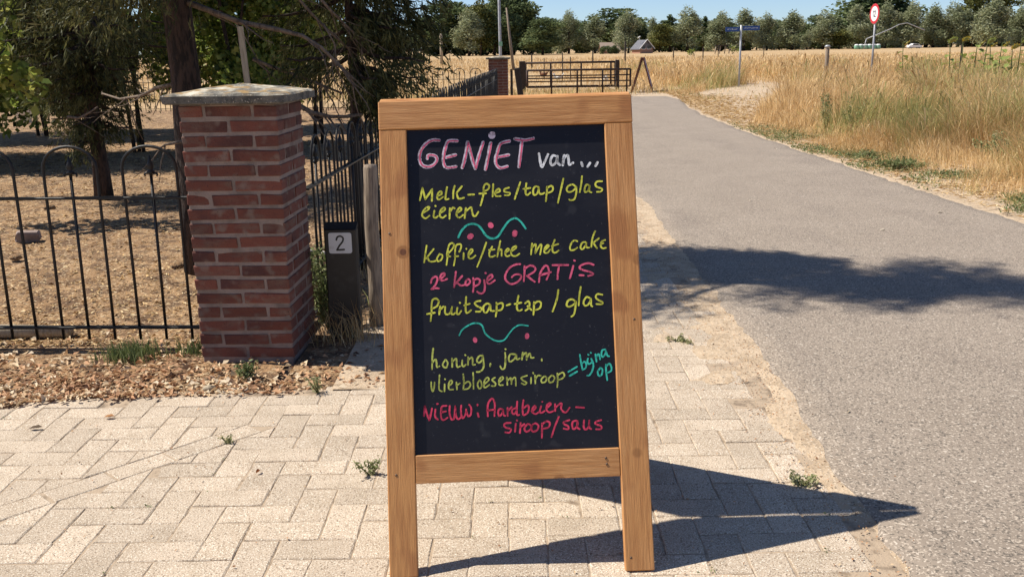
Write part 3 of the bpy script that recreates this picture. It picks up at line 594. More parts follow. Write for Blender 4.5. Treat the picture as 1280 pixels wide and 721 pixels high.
# ================================================================ VEGETATION BUILDERS
def unit(v): return v/np.maximum(np.linalg.norm(v, axis=-1, keepdims=True), 1e-9)
def blades(P, h, w_, lean, tint, seed=0, seedhead=0.0, comb=.55):
    "grass blades: two stacked quads each, bent over; P (n,3)"
    r = np.random.default_rng(seed); n = len(P); ph = np.where(r.random(n) < comb, vnoise(P[:, 0], P[:, 1], .8)*9+r.normal(0, .5, n), r.uniform(0, 2*PI, n)); fa = r.uniform(0, 2*PI, n)
    d = np.stack([np.cos(ph), np.sin(ph), 0*ph], -1); s = np.stack([np.cos(fa), np.sin(fa), 0*fa], -1)
    h = np.asarray(h)[:, None]; w_ = np.asarray(w_)[:, None]*np.ones((n, 1)); ln = np.asarray(lean)[:, None]
    z = np.array([0, 0, 1.0]); head = (r.random(n) < seedhead)[:, None]
    m = P+z*h*.55+d*h*ln*.28; t = P+z*h*(1-.35*ln**2)+d*h*ln
    wm = np.where(head, w_*.9, w_*.75); wt = np.where(head, w_*2.2, w_*.12); wb = np.where(head, w_*.4, w_)
    t2 = t; m2 = np.where(head, P+(t-P)*.72, m); wm = np.where(head, w_*.5, wm)
    V = np.stack([P-s*wb/2, P+s*wb/2, m2+s*wm/2, m2-s*wm/2, t2+s*wt/2, t2-s*wt/2], 1).reshape(-1, 3)
    i = np.arange(n)[:, None]*6
    F = np.concatenate([i+np.array([0, 1, 2, 3]), i+np.array([3, 2, 4, 5])], 0)
    return V, F, np.repeat(tint, 6)
def chips(P, size, asp, seed, tint, curl=.35, lift=.4):
    "small curled flakes lying about: two quads folded along the middle"
    r = np.random.default_rng(seed); n = len(P); a = r.uniform(0, 2*PI, n); size = np.asarray(size)[:, None]; asp = np.asarray(asp)[:, None]*np.ones((n, 1))
    u = np.stack([np.cos(a), np.sin(a), r.normal(0, lift*.5, n)], -1); v = np.stack([-np.sin(a), np.cos(a), r.normal(0, lift, n)], -1)
    z = np.array([0, 0, 1.0]); c = (r.normal(curl, curl, n))[:, None]*size*.5
    V = np.stack([P-u*size/2, P-v*size*asp*.5*.8+z*c, P+u*size/2, P+v*size*asp*.5+z*c*.8], 1).reshape(-1, 3)
    i = np.arange(n)[:, None]*4; F = np.concatenate([i+np.array([0, 1, 2]), i+np.array([0, 2, 3])], 0)
    return V, F, np.repeat(tint, 4)
def leafquads(C, size, seed, tint, asp=.6, hang=0.0, nrm=None):
    r = np.random.default_rng(seed); n = len(C); a = unit(r.normal(0, 1, (n, 3))+np.array([0, 0, -hang])); b = unit(np.cross(a, unit(r.normal(0, 1, (n, 3)))))
    size = (np.asarray(size)*np.ones(n))[:, None]
    V = np.stack([C-a*size/2, C+b*size*asp/2, C+a*size/2, C-b*size*asp/2], 1).reshape(-1, 3)
    return V, np.arange(n*4).reshape(n, 4), np.repeat(tint, 4)
def merge(*parts):
    V, F, T, b = [], [], [], 0
    for v, f, t in parts: V.append(v); F.append(f+b); T.append(t); b += len(v)
    return np.concatenate(V), np.concatenate(F), np.concatenate(T)

def conifer(label, x, y, H, r0, r1, h0, seed, trunk_r, lean=(0, 0), dens=1.0, up=None, profile=None, branch_n=6, vis=None, trunk_bark='bark', skip=None):
    "trunk with drooping limbs; each limb carries hanging needle sprays"
    R_ = random.Random(seed); t = thing('conifer', label, 'conifer', (x, y, 0), 0)
    mb = MB(); n = 14; path = []; rad = []
    for i in range(n+1):
        q = i/n; path.append((lean[0]*q*H+R_.gauss(0, .012)*(i > 0), lean[1]*q*H+R_.gauss(0, .012)*(i > 0), q*H-.05)); rad.append(trunk_r*(1-q)**.8*(1.0+.28*max(0, 1-q*14))+.006)
    mb.tube(path, rad, 16); tr = mb.build('trunk', MT[trunk_bark], t)
    C = []; A = []; T_ = []; limbs = MB(); h = h0
    while h < H-.15:
        q = (h-h0)/(H-h0); rr = profile(h) if profile else r0*(1-q)+r1*q
        for b in range(branch_n):
            a = R_.uniform(0, 2*PI); L_ = rr*R_.uniform(.55, 1.15)
            if skip and skip(h, a): continue
            if L_ < .1: continue
            bx, by = lean[0]*h, lean[1]*h; hh = h+R_.uniform(-.1, .1); pts = []
            dr = R_.uniform(.15, .45)
            m_ = 7
            for k in range(m_):
                s_ = k/(m_-1); zz = hh+L_*(-dr*s_*1.3+dr*.7*s_**2*1.0)+R_.gauss(0, .01)
                aa = a+R_.gauss(0, .03); pts.append(Vector((bx+math.cos(aa)*L_*s_, by+math.sin(aa)*L_*s_, zz)))
            br = .010+.012*L_
            limbs.tube(pts, [br*(1-.8*k/(m_-1))+.002 for k in range(m_)], 5)
            ns = int(L_*34*dens)
            for k in range(ns):
                s_ = R_.uniform(.12, 1); i = min(int(s_*(m_-1)), m_-2); f = s_*(m_-1)-i; p = pts[i].lerp(pts[i+1], f)
                side = R_.uniform(-1, 1)*L_*.30*(1-s_*.5); px_, py_ = -math.sin(a)*side, math.cos(a)*side
                sl = R_.uniform(.08, .30)*(1 if R_.random() < .8 else 1.6)*min(1, .5+L_*.6); c0 = p+Vector((px_, py_, -abs(side)*.35))
                dirv = Vector((math.cos(a)*.35+R_.gauss(0, .2), math.sin(a)*.35+R_.gauss(0, .2), -1+R_.uniform(-.2, .9))).normalized()
                tn = R_.random()
                for j in range(int(5+sl*26)):
                    g = R_.random(); C.append(c0+dirv*sl*g+Vector((R_.gauss(0, .012), R_.gauss(0, .012), 0))); A.append(dirv); T_.append(min(1, max(0, tn*.75+R_.gauss(.1, .12))))
        h += R_.uniform(.11, .2)/max(.5, dens**.3)
    limbs.build('limb', MT['twig' if trunk_bark == 'twig' else 'bark'], t)['kind'] = 'stuff'
    C = np.array([tuple(c) for c in C]); A = np.array([tuple(c) for c in A]); n = len(C); r = np.random.default_rng(seed)
    a = unit(A+r.normal(0, .45, (n, 3))); b = unit(np.cross(a, r.normal(0, 1, (n, 3)))); s_ = r.uniform(.04, .085, n)[:, None]; wd = r.uniform(.007, .014, n)[:, None]
    V = np.stack([C-a*s_/2, C+b*wd/2, C+a*s_/2, C-b*wd/2], 1).reshape(-1, 3)
    o = npmesh('needles', V, np.arange(4*n).reshape(n, 4), MT['spruce'], t, np.repeat(np.array(T_), 4)); o['kind'] = 'stuff'
    return t, n
def broadleaf(name, label, cat, x, y, lobes, leaf, dens, seed, mt, stems, group=None, z0=0):
    "lobes: (x, y, z, r, rz) ellipsoids of the crown; stems: list of (path, radii)"
    t = thing(name, label, cat, (x, y, z0), 0, group); r = np.random.default_rng(seed); P = []; T_ = []
    for (lx, ly, lz, lr, lrz) in lobes:
        n = int(dens*lr*lr); d = unit(r.normal(0, 1, (n, 3))); q = r.random(n)**.45
        q = q*(.72+.5*vnoise(d[:, 0]*3+lx, d[:, 2]*3+d[:, 1]*2+ly, 1.6))
        p = d*q[:, None]*np.array([lr, lr, lrz])+np.array([lx, ly, lz]); P.append(p); T_.append(np.clip(r.random()*.40+.28+r.normal(0, .24, n), 0, 1))
    P = np.concatenate(P); T_ = np.concatenate(T_); k = P[:, 2] > .02; P = P[k]; T_ = T_[k]
    V, F, tt = leafquads(P, r.uniform(.6, 1.25, len(P))*leaf, seed, T_, asp=.75)
    npmesh('foliage', V, F, mt, t, tt)['kind'] = 'stuff'
    for path, rad in stems:
        mb = MB(); mb.tube(path, rad, 8); mb.build('trunk', MT['bark'], t)
    return t

# ---------------------------------------------------------------- garden trees
def pine_profile(h):
    return float(np.interp(h, [1.7, 2.4, 3.4, 4.6, 5.4, 6.0, 6.5, 7.2, 8.0, 8.6], [1.05, 1.15, 1.0, .85, .75, .40, .68, .62, .35, .1]))
conifer('thick leaning conifer trunk rising directly behind the brick pillar', -1.985, 6.05, 8.7, 1, .1, 1.95, 21, .093, lean=(-.012, 0), profile=pine_profile, branch_n=8, dens=2.0,
        skip=lambda h, a: (h < 2.6 and math.cos(a) > .1 and random.random() < .85) or (h > 2.8 and vnoise(h*1.9, a*1.3) < .55))
def spruce_profile(h): return float(np.interp(h, [1.0, 1.3, 1.8, 2.6, 3.4, 4.2, 4.6], [.22, .50, .60, .58, .45, .25, .08]))
conifer('slender drooping spruce with dark hanging sprays left of the chalkboard', -1.03, 6.45, 4.7, 1, .1, 1.12, 5, .035, profile=spruce_profile, branch_n=10, dens=2.6, skip=lambda h, a: (math.cos(a) < .0 and random.random() < (.75 if h < 2.4 else .35)) or random.random() < .15)
conifer('forked conifer with a dark bare lower trunk in the left of the garden', -4.0, 9.4, 6.4, 1, .1, .72, 33, .070, profile=lambda h: float(np.interp(h, [.7, 1.2, 1.5, 2, 3.2, 5, 6.4], [.40, .55, .7, 1.0, 1.4, .9, .1])), branch_n=9, dens=1.5, skip=lambda h, a: h > 1.6 and vnoise(h*2.2, a*1.3) < .48)
# bare branches hanging out of the trees
def branch(parent_label, pts, r0, r1, seed, nsub=6, Yd=6.0):
    R_ = random.Random(seed); P = [at(px, py, Yd+dy) for px, py, dy in pts]; mb = MB()
    n = len(P); mb.tube(P, [r0+(r1-r0)*i/(n-1) for i in range(n)], 7)
    for k in range(nsub):
        i = R_.randrange(0, n-1); p = P[i].lerp(P[i+1], R_.random()); d = (P[i+1]-P[i]).normalized(); L_ = R_.uniform(.12, .38); q = [p]
        dd = Vector((d.x+R_.gauss(0, .5), d.y+R_.gauss(0, .6), d.z-.4+R_.gauss(0, .4))).normalized()
        for s_ in range(5): dd = (dd+Vector((R_.gauss(0, .15), R_.gauss(0, .15), R_.gauss(-.05, .15)))).normalized(); q.append(q[-1]+dd*L_/5)
        mb.tube(q, [r1*.8*(1-s_/6)+.001 for s_ in range(6)], 4)
    o = mb.build('bare_branch', MT['twig']); o.location = (0, 0, 0); tag(o, parent_label, 'branch', 'bare branches between the garden trees'); return o
branch('long bare branch sweeping right from the thick trunk over the pillar cap', [(236, 4, 0), (268, 16, -.1), (300, 28, -.15), (350, 38, -.2), (378, 45, -.2), (402, 60, -.2), (424, 82, -.15), (441, 103, -.1)], .020, .007, 1, 12)
branch('bare branch sloping down behind the right corner of the pillar cap', [(316, 74, .3), (340, 84, .3), (372, 95, .3), (400, 106, .3), (428, 117, .3)], .013, .007, 2, 5)
branch('short peeling branch just right of the pillar above the side fence', [(372, 131, 0), (390, 141, 0), (412, 146, 0), (436, 146, .1), (452, 143, .2)], .016, .008, 3, 9)
branch('thin curling dead twig hanging near the top of the spruce', [(404, 30, 0), (418, 55, 0), (420, 75, 0), (412, 92, 0), (401, 102, 0)], .006, .003, 4, 6)
branch('bare branch reaching left from the thick trunk towards the forked conifer', [(216, 106, .1), (196, 110, .3), (176, 120, .6), (150, 124, .9), (128, 117, 1.2)], .014, .006, 5, 8)
branch('pale broken branch low over the left spear of the front fence hoop', [(228, 177, -.3), (218, 179, -.3), (207, 181, -.3), (200, 185, -.3)], .011, .006, 6, 2)
branch('pale dead stick hanging in the shade of the forked conifer', [(84, 146, 2), (98, 148, 2), (110, 142, 2), (122, 134, 2)], .012, .006, 7, 3)
for i, (px_, py_, dx, lab) in enumerate([(420, 0, .55, 'thin dark limb crossing the sky gap left of the spruce'), (398, 6, .45, 'second thin dark limb crossing the sky gap left of the spruce')]):
    branch(lab, [(px_-35, py_-20, 0), (px_-10, py_+10, 0), (px_+12, py_+32, .1), (px_+32, py_+50, .2), (px_+48, py_+64, .3)], .010, .005, 30+i, 9)

# broad leaved shrubs behind the garden
def shrub(label, x, y, w_, h_, seed, leaf=.11, n=9, zb=.5, mt='leaf', dens=1500, name='leafy_shrub', cat='shrub'):
    R_ = random.Random(seed); lobes = []
    for i in range(n):
        z = zb+(h_-zb)*R_.random(); k = 1-.5*abs((z-zb)/(h_-zb)-.4); lobes.append((R_.uniform(-1, 1)*w_/2*k, R_.uniform(-1, 1)*w_/3*k, z, R_.uniform(.35, .62)*w_/2.2, R_.uniform(.35, .6)*w_/2.4))
    stems = []
    for i in range(3):
        a = R_.uniform(0, 2*PI); stems.append(([(R_.gauss(0, .1), R_.gauss(0, .1), -.05), (math.cos(a)*.12, math.sin(a)*.1, h_*.35), (math.cos(a)*w_*.22, math.sin(a)*w_*.2, h_*.8)], [.030, .022, .010]))
    return broadleaf(name, label, cat, x, y, lobes, leaf, dens, seed, MT[mt], stems)
shrub('sunlit leafy tree at the left edge of the garden', -7.3, 13.0, 3.4, 4.4, 41, n=18, zb=.9, leaf=.10, dens=3000)
shrub('leafy tree between the left edge and the forked conifer', -5.5, 14.2, 3.0, 4.2, 42, n=17, zb=.85, leaf=.10, dens=3000)
shrub('leafy tree seen between the two conifer trunks', -3.9, 14.0, 2.6, 4.0, 43, n=16, zb=.8, leaf=.095, dens=3000)
shrub('leafy shrub behind the thin pale stake', -2.95, 14.8, 2.2, 3.2, 44, n=13, zb=.75, leaf=.095, dens=3000)
shrub('small green bush beyond the pillar cap at the back fence', -4.9, 20.4, 1.6, 1.5, 45, n=6, zb=.3, leaf=.09)
shrub('tall leafy tree shading the far left of the garden', -11.6, 12.2, 4.2, 6.6, 46, n=18, zb=1.5, leaf=.13, dens=1800)
shrub('tall leafy tree at the back left corner of the garden', -13.6, 16.4, 4.6, 6.8, 47, n=18, zb=1.4, leaf=.14, dens=1800)
shrub('tall leafy tree just left of the view shading the garden', -9.3, 12.8, 3.4, 5.6, 49, n=16, zb=1.6, leaf=.12, dens=2200)
shrub('broad leafy tree behind the one at the left edge of the garden', -8.3, 17.2, 3.6, 5.0, 50, n=16, zb=1.0, leaf=.12, dens=2400)
shrub('leafy tree at the back fence behind the forked conifer', -5.9, 18.6, 3.4, 4.6, 51, n=15, zb=.9, leaf=.12, dens=2400)
# branch of big dark leaves hanging in from the left edge
lb = [(-.2, -.1, 1.55, .34, .25), (.1, 0, 1.30, .26, .25), (.35, .1, 1.12, .24, .2), (-.3, 0, 1.1, .2, .2), (.2, 0, 1.75, .3, .3)]
broadleaf('hanging_leaf_branch', 'spray of large dark leaves hanging in at the left edge', 'branch', -4.35, 8.0, lb, .10, 1500, 48, MT['leaf'], [([(-1.2, 0, 2.1), (-.4, 0, 1.75), (.1, 0, 1.35), (.4, .1, 1.0)], [.02, .014, .01, .005])])

# green plant with small pale flowers in the corner between pillar and number post
def leafy_weed(label, x, y, w_, h_, n, seed, leaf=.02, name='weed_plant', cat='weed', z=0, pale=0, group=None, mt='weed', lo=.3):
    r = np.random.default_rng(seed); t = thing(name, label, cat, (x, y, z), 0, group); mb = MB(); P = []; 
    for k in range(max(4, n//60)):
        a = r.uniform(0, 2*PI); L_ = h_*r.uniform(.6, 1.05); q = [(0, 0, -.01)]; sp_ = r.uniform(.1, 1)*w_/2
        for s_ in (1, 2, 3): q.append((math.cos(a)*sp_*(s_/3)**.8, math.sin(a)*sp_*(s_/3)**.8, L_*s_/3))
        mb.tube(q, [.0035, .003, .0022, .001], 4)
        m_ = n//max(4, n//60)
        for j in range(m_):
            s_ = r.uniform(.1, 1); i = min(int(s_*3), 2); f = s_*3-i; p = np.array(q[i])*(1-f)+np.array(q[i+1])*f; P.append(p+r.normal(0, 1, 3)*np.array([.35, .35, .25])*leaf*1.6)
    mb.build('stem', MT['weed'].copy() if False else MT['stem'], t)
    P = np.array(P); P[:, 2] = np.maximum(P[:, 2], .003); V, F, T_ = leafquads(P, leaf*r.uniform(.6, 1.3, len(P)), seed, np.clip(r.normal(lo+.2, .22, len(P)), 0, 1), asp=.5)
    npmesh('leaves', V, F, MT[mt], t, T_)['kind'] = 'stuff'
    if pale:
        mb = MB()
        for k in range(pale):
            p = P[r.integers(len(P))]; mb.lathe([(.002, -.006), (.011, 0), (.012, .005), (.004, .012)], (p[0], p[1], p[2]+.01), 7)
        mb.build('blossom', MT['blossom'], t)['kind'] = 'stuff'
    return t
MT['stem'] = mat('weed stems', (.14, .13, .05), rough=.7); MT['blossom'] = mat('pale blossom', (.6, .58, .55), rough=.7)
leafy_weed('leafy green plant with pale blossom between the pillar and the number post', -.93, 4.66, .26, .42, 1500, 61, leaf=.024, pale=16, cat='plant', name='flowering_plant')
leafy_weed('small grey green weed on the pavers beside the left leg of the chalkboard', -.475, 2.93, .14, .060, 170, 62, leaf=.013, lo=.55)
leafy_weed('yellowish weed growing between the pavers and the road', .905, 2.80, .16, .030, 190, 63, leaf=.015, lo=.8)
leafy_weed('tiny weed sprouting from the tip of the diagonal paver row', -1.02, 3.20, .07, .03, 70, 64, leaf=.012, lo=.6)
leafy_weed('small green weed in the litter in front of the pillar', -1.14, 3.93, .13, .07, 260, 65, leaf=.02, lo=.25)
leafy_weed('small weed at the corner of the pavers left of the chalkboard', -.50, 3.66, .10, .05, 120, 66, leaf=.014, lo=.3)
leafy_weed('wilted brownish weed at the paver edge in the shade', -.80, 3.72, .10, .09, 120, 67, leaf=.014, lo=.7)
leafy_weed('flat dry weed on the sandy pavers by the road', .80, 4.35, .2, .015, 160, 68, leaf=.016, lo=.8)

# loose grass tufts
def tuft(label, x, y, n, h, w_, spread, seed, tlo, thi, name='grass_tuft', mt='weed', cat='grass tuft', lean=.6):
    r = np.random.default_rng(seed); P = np.stack([r.normal(0, spread, n), r.normal(0, spread*.6, n), np.zeros(n)-.005], -1)
    V, F, T_ = blades(P, h*r.uniform(.4, 1.1, n), w_*r.uniform(.6, 1.3, n), r.uniform(.1, 1, n)*lean, r.uniform(tlo, thi, n), seed)
    o = npmesh(name, V, F, MT[mt], None, T_, loc=(x, y, 0)); tag(o, label, cat); return o
tuft('green grass tuft in the litter under the front fence', -1.76, 4.22, 420, .09, .005, .07, 71, .2, .7)
tuft('small grass tuft by the left foot of the pillar', -1.47, 4.30, 200, .08, .004, .06, 72, .1, .6)
tuft('thin dry grass around the foot of the number post', -.78, 4.45, 200, .22, .003, .10, 73, .0, .9, mt='grass', lean=1.2)

# ---------------------------------------------------------------- litter and straw
r = np.random.default_rng(81); n = 13500
x = r.uniform(-3.4, -.45, n); e = np.interp(x, [-4.4, -2.06, -1.77, -1.29, -.95, -.64, -.45], [3.5, 3.63, 3.69, 3.74, 3.73, 3.80, 3.80]); y = e+r.exponential(.22, n)-.03+r.normal(0, .025, n)
dn = np.clip(np.interp(x, [-3.4, -1.6, -1.1, -.7, -.45], [.80, .60, .24, .09, .03])*(.55+.9*vnoise(x, y, 5)), 0, 1)
k = (r.random(n) < dn) & (y < 4.75) & ~((np.abs(x+1.2) < .23) & (y > 4.14) & (y < 4.62)); x, y = x[k], y[k]; n = len(x)
P = np.stack([x, y, garden_z(x, y)*(y > 3.7)+.010+r.random(n)*.012], -1)
V, F, T_ = chips(P, r.uniform(.010, .042, n), r.uniform(.25, .8, n), 82, np.clip(r.normal(.70, .27, n)-.30*(fbm(x, y, 2.5) > .52), 0, 1))
o = npmesh('leaf_litter', V, F, MT['litter'], None, T_); tag(o, 'band of dry orange and tan fallen leaves along the pavers below the fence', 'leaf litter', kind='stuff')
n = 42000; y = 4.45+r.random(n)**1.7*11; x = -1.05-r.random(n)*(1.2+y*.68); k = (r.random(n) < (.35+.8*vnoise(x, y, 1.7))); x, y = x[k], y[k]; n = len(x)
P = np.stack([x, y, garden_z(x, y)+.005+r.random(n)*.008], -1)
V, F, T_ = chips(P, r.uniform(.008, .034, n)*(1+y*.04), r.uniform(.10, .45, n), 83, r.random(n), curl=.2, lift=.3)
o = npmesh('straw_litter', V, F, MT['chips'], None, T_); tag(o, 'straw and chips scattered over the garden soil behind the fence', 'straw', kind='stuff')
n = 7000; y = r.uniform(2.0, 9, n); x = np.where(r.random(n) < .65, 1.02+r.normal(0, .10, n), r.uniform(-2.2, 1.0, n)); k = ~((x < -.4) & (y > 3.7)); x, y = x[k], y[k]
P = np.stack([x, y, np.full(len(x), .004)], -1)
V, F, T_ = chips(P, r.uniform(.003, .011, len(x)), r.uniform(.4, .9, len(x)), 84, r.random(len(x))*.8, curl=.3)
o = npmesh('grit', V, F, MT['litter'], None, T_); tag(o, 'fine leaf crumbs scattered along the joints of the pavers', 'grit', kind='stuff')
def flake(label, x, y, s, m, rz, flat=.5, cat='leaf'):
    mb = MB(); mb.add([(-s, 0, .002), (-s*.4, -s*flat, .006), (s*.5, -s*flat*.8, .008), (s, 0, .003), (s*.4, s*flat*.8, .010), (-s*.5, s*flat*.9, .007), (0, 0, .001)], [(6, 0, 1), (6, 1, 2), (6, 2, 3), (6, 3, 4), (6, 4, 5), (6, 5, 0)])
    o = mb.build('dry_leaf', m, loc=(x, y, .006)); o.rotation_euler = (0, 0, rz); tag(o, label, cat)
brown = mat('dark dry leaf', (.10, .06, .03), rough=.8); pale = mat('pale dry leaf', (.62, .54, .42), rough=.8); orange = mat('orange dry leaf', (.42, .20, .07), rough=.8)
a = gp(45, 537); flake('single dark curled leaf on the pavers at the left', a.x, a.y, .024, brown, .3)
a = gp(137, 523); flake('single orange brown leaf on the pavers below the litter', a.x, a.y, .020, orange, .2)
a = gp(323, 592); flake('small orange leaf on the pavers below the paver tip', a.x, a.y, .012, orange, 1.2)
a = gp(1060, 517); flake('small white petal lying on the asphalt', a.x, a.y, .013, pale, 1.0, .35)
for q, (px_, py_) in enumerate([(1103, 289), (938, 252), (970, 187), (1175, 267)]):
    a = gp(px_, py_); flake('pale speck on the asphalt ' + ['in mid road', 'above the tree shadow', 'far up the road', 'near the right verge'][q], a.x, a.y, .022, pale, q, .5)

n = 16000; r = np.random.default_rng(131); y = 4.9+r.random(n)**1.2*17; x = -.98+.041*(y-4.6)+.22+r.normal(0, .11, n); k = r.random(n) < np.clip((vnoise(x, y, 1.3)-.25)*2, .08, 1); x, y = x[k], y[k]; n = len(x)
V, F, T_ = blades(np.stack([x, y, np.full(n, -.015)], -1), r.uniform(.04, .24, n), .0035*r.uniform(.7, 1.5, n)*(1+y*.04), r.uniform(.1, 1.1, n), np.where(r.random(n) < .2, 1.0, r.uniform(.1, .8, n)), 132)
o = npmesh('fence_grass', V, F, MT['grass'], None, T_); tag(o, 'thin dry grass growing along the foot of the side fence', 'grass', kind='stuff')
n = 420; r = np.random.default_rng(133); j = r.integers(0, len(polys), n); P = []
for q in j:
    pl_ = polys[q]; i_ = r.integers(0, len(pl_)); t_ = r.random(); a_, b_ = pl_[i_], pl_[(i_+1) % len(pl_)]
    m_ = r.integers(2, 9); c_ = (a_[0]+(b_[0]-a_[0])*t_, a_[1]+(b_[1]-a_[1])*t_)
    if vnoise(c_[0], c_[1], 1.9) > .52:
        for _ in range(m_): P.append((c_[0]+r.normal(0, .006), c_[1]+r.normal(0, .006), .0))
P = np.array(P); n = len(P); V, F, T_ = leafquads(P+np.array([0, 0, .003]), r.uniform(.004, .011, n), 134, r.uniform(.2, 1, n), asp=.5)
o = npmesh('joint_moss', V, F, MT['weed'], None, T_); tag(o, 'tiny sprigs and moss growing in the joints between the pavers', 'moss', kind='stuff')
# garden oddments
mb = MB(); mb.box(-.075, .075, -.05, .05, -.01, .055, ch=.006); mb.v = [(a+random.gauss(0, .008), b+random.gauss(0, .006), c+random.gauss(0, .006)) for a, b, c in mb.v]
a = gp(36, 302); o = mb.build('broken_brick', MT['mortar'], loc=(a.x, a.y, .02)); o.rotation_euler = (.1, .1, .4); tag(o, 'broken brick lying on the garden soil behind the fence at the left', 'brick')
mb = MB(); mb.tube([(0, 0, 0), (.4, .01, .005), (.85, .0, 0)], [.035, .037, .03], 10); o = mb.build('fallen_pole', MT['palewood'], loc=(-3.05, 4.60, .02)); tag(o, 'pale peeled pole lying behind the foot of the front fence', 'pole')
rk = MT['twig']
for q, (px_, py_, s, lab) in enumerate([(62, 262, .06, 'small dark clod beside the second hoop'), (20, 325, .05, 'small clod near the left edge of the garden'), (222, 335, .05, 'dark clod beside the pillar'), (262, 488, .03, 'pale round pebble in the leaf litter')]):
    mb = MB(); mb.lathe([(s*.6, 0), (s, s*.25), (s*.8, s*.6), (s*.3, s*.8)], seg=8, sy=.7); mb.v = [(a+random.gauss(0, s*.1), b+random.gauss(0, s*.1), c) for a, b, c in mb.v]
    a = gp(px_, py_); o = mb.build('clod', MT['soil'] if q < 3 else MT['palewood'], loc=(a.x, a.y, 0)); tag(o, lab, 'clod')
# things standing at the back of the garden, left edge
t = thing('bucket', 'white bucket standing by the back fence at the left edge', 'bucket', (-10.2, 20.5, 0))
mb = MB(); mb.lathe([(.13, 0), (.16, .30), (.165, .32), (.15, .32), (.12, .05)], seg=16); mb.build('body', MT['white'], t)
mb = MB(); mb.tube([(-.16, 0, .3)]+[(-.16*math.cos(a), 0, .3+.16*math.sin(a)) for a in np.linspace(.2, PI-.2, 7)]+[(.16, 0, .3)], .006, 5); mb.build('handle', MT['galv'], t)

# ================================================================ RIGHT VERGE AND FIELD GRASS
def track(x, y):   # bare sandy track turning off to the right
    c = np.interp(y, [15, 18, 22, 26, 30, 34], [3.6, 4.0, 4.9, 6.0, 7.6, 9.5]); w_ = np.interp(y, [14, 17, 22, 28, 33], [0, .35, 1.1, 1.7, 1.2]); return np.abs(x-c) < w_
def edge_dist(x, y): return x-er(y)
GH = []
def verge_pts(n, y0, y1, x1, seed, pw=1.0):
    r = np.random.default_rng(seed); y = y0+(y1-y0)*r.random(n)**pw; x = 3.9+r.random(n)*(np.minimum(x1, y*.62+3)-3.9); return x, y, r
parts = []
for n, y0, y1, x1, wd, seed in ((125000, 5.5, 13, 11, .0034, 91), (125000, 12, 22, 17, .0056, 92), (90000, 21, 36, 26, .010, 93), (60000, 34, 60, 44, .022, 94)):
    x, y, r = verge_pts(n, y0, y1, x1, seed, 1.15)
    d = edge_dist(x, y); cl = fbm(x, y, .9, 4); c2 = vnoise(x, y, 3.5)
    ramp = np.clip((d-.15-.45*fbm(y, x*0, .8))/1.3, 0, 1)
    keep = (r.random(n) < (.34+.75*ramp)*np.clip((cl-.25)*2.6+c2*.5, .12, 1)) & (d > .10+.30*fbm(y, x*0+4, 1.4)) & ~(track(x, y) & (r.random(n) < .93))
    x, y, d, cl, ramp = x[keep], y[keep], d[keep], cl[keep], ramp[keep]; n = len(x)
    tall = .10+ramp*(.12+.62*np.clip((cl-.5)*2.6+.5, 0, 1)*(.55+.7*c2[keep])); tall = tall*np.where(track(x, y), .25, 1)
    tint = np.clip(r.normal(.45, .2, n)+.25*(vnoise(x, y, .7)-.5), 0, .85); gz = np.clip((vnoise(x, y, .55)-.62)*4, 0, 1)*r.random(n); gz = gz+(x/y > .40)*r.random(n)*.5*(vnoise(x, y, .9) > .45); tint = np.where(gz > .35, 1.0, tint)
    z = -.01+.10*np.clip((x-4.5)/2.5, 0, 1)*fbm(x, y, .5)
    parts.append(blades(np.stack([x, y, z-.01], -1), tall*r.uniform(.5, 1.15, n), wd*r.uniform(.7, 1.4, n), r.uniform(.1, 1.15, n)*(1.15-.35*ramp), tint, seed+5, seedhead=.10))
V, F, T_ = merge(*parts)
o = npmesh('tall_grass', V, F, MT['grass'], None, T_); tag(o, 'tall dry straw coloured grass filling the verge right of the road', 'grass', kind='stuff')
# field grass beyond the gates and behind the garden
parts = []
for n, y0, y1, wd, hh, seed in ((50000, 29.8, 60, .02, .42, 101), (42000, 58, 140, .06, .45, 102)):
    r = np.random.default_rng(seed); y = y0+(y1-y0)*r.random(n)**1.3; x = (r.random(n)*1.16-.60)*y
    k = ~((x > 5) & (y < 34)) & ~((x < .0) & (y < 31)) & (r.random(n) < np.clip((fbm(x, y, .22)-.25)*2.4, .1, 1)) & ~((x > -3) & (x < 3.8) & (y < 41) & (r.random(n) < .75)); x, y = x[k], y[k]; n = len(x)
    h_ = hh*r.uniform(.4, 1.1, n)*np.where((x < 3) & (y < 80), .55, 1.0)
    parts.append(blades(np.stack([x, y, np.full(n, -.06)], -1), h_, wd*r.uniform(.6, 1.3, n), r.uniform(.1, .8, n), np.clip(r.normal(.5, .16, n), 0, .8), seed, seedhead=.2))
n = 16000; r = np.random.default_rng(103); y = r.uniform(24.6, 34, n)*1.0; x = r.uniform(-14, 5.5, n); k = ~((y < 29.2) & (y > 24.2) & (x < 5)); x, y = x[k], y[k]; n = len(x)
parts.append(blades(np.stack([x, y, np.full(n, -.05)], -1), .18*r.uniform(.3, 1.2, n), .014*r.uniform(.6, 1.3, n), r.uniform(.1, .9, n), np.where(r.random(n) < .35, 1.0, r.uniform(.3, .7, n)), 104))
V, F, T_ = merge(*parts)
o = npmesh('field_grass', V, F, MT['grass'], None, T_); tag(o, 'dry yellow grass of the open field beyond the road', 'grass', kind='stuff')
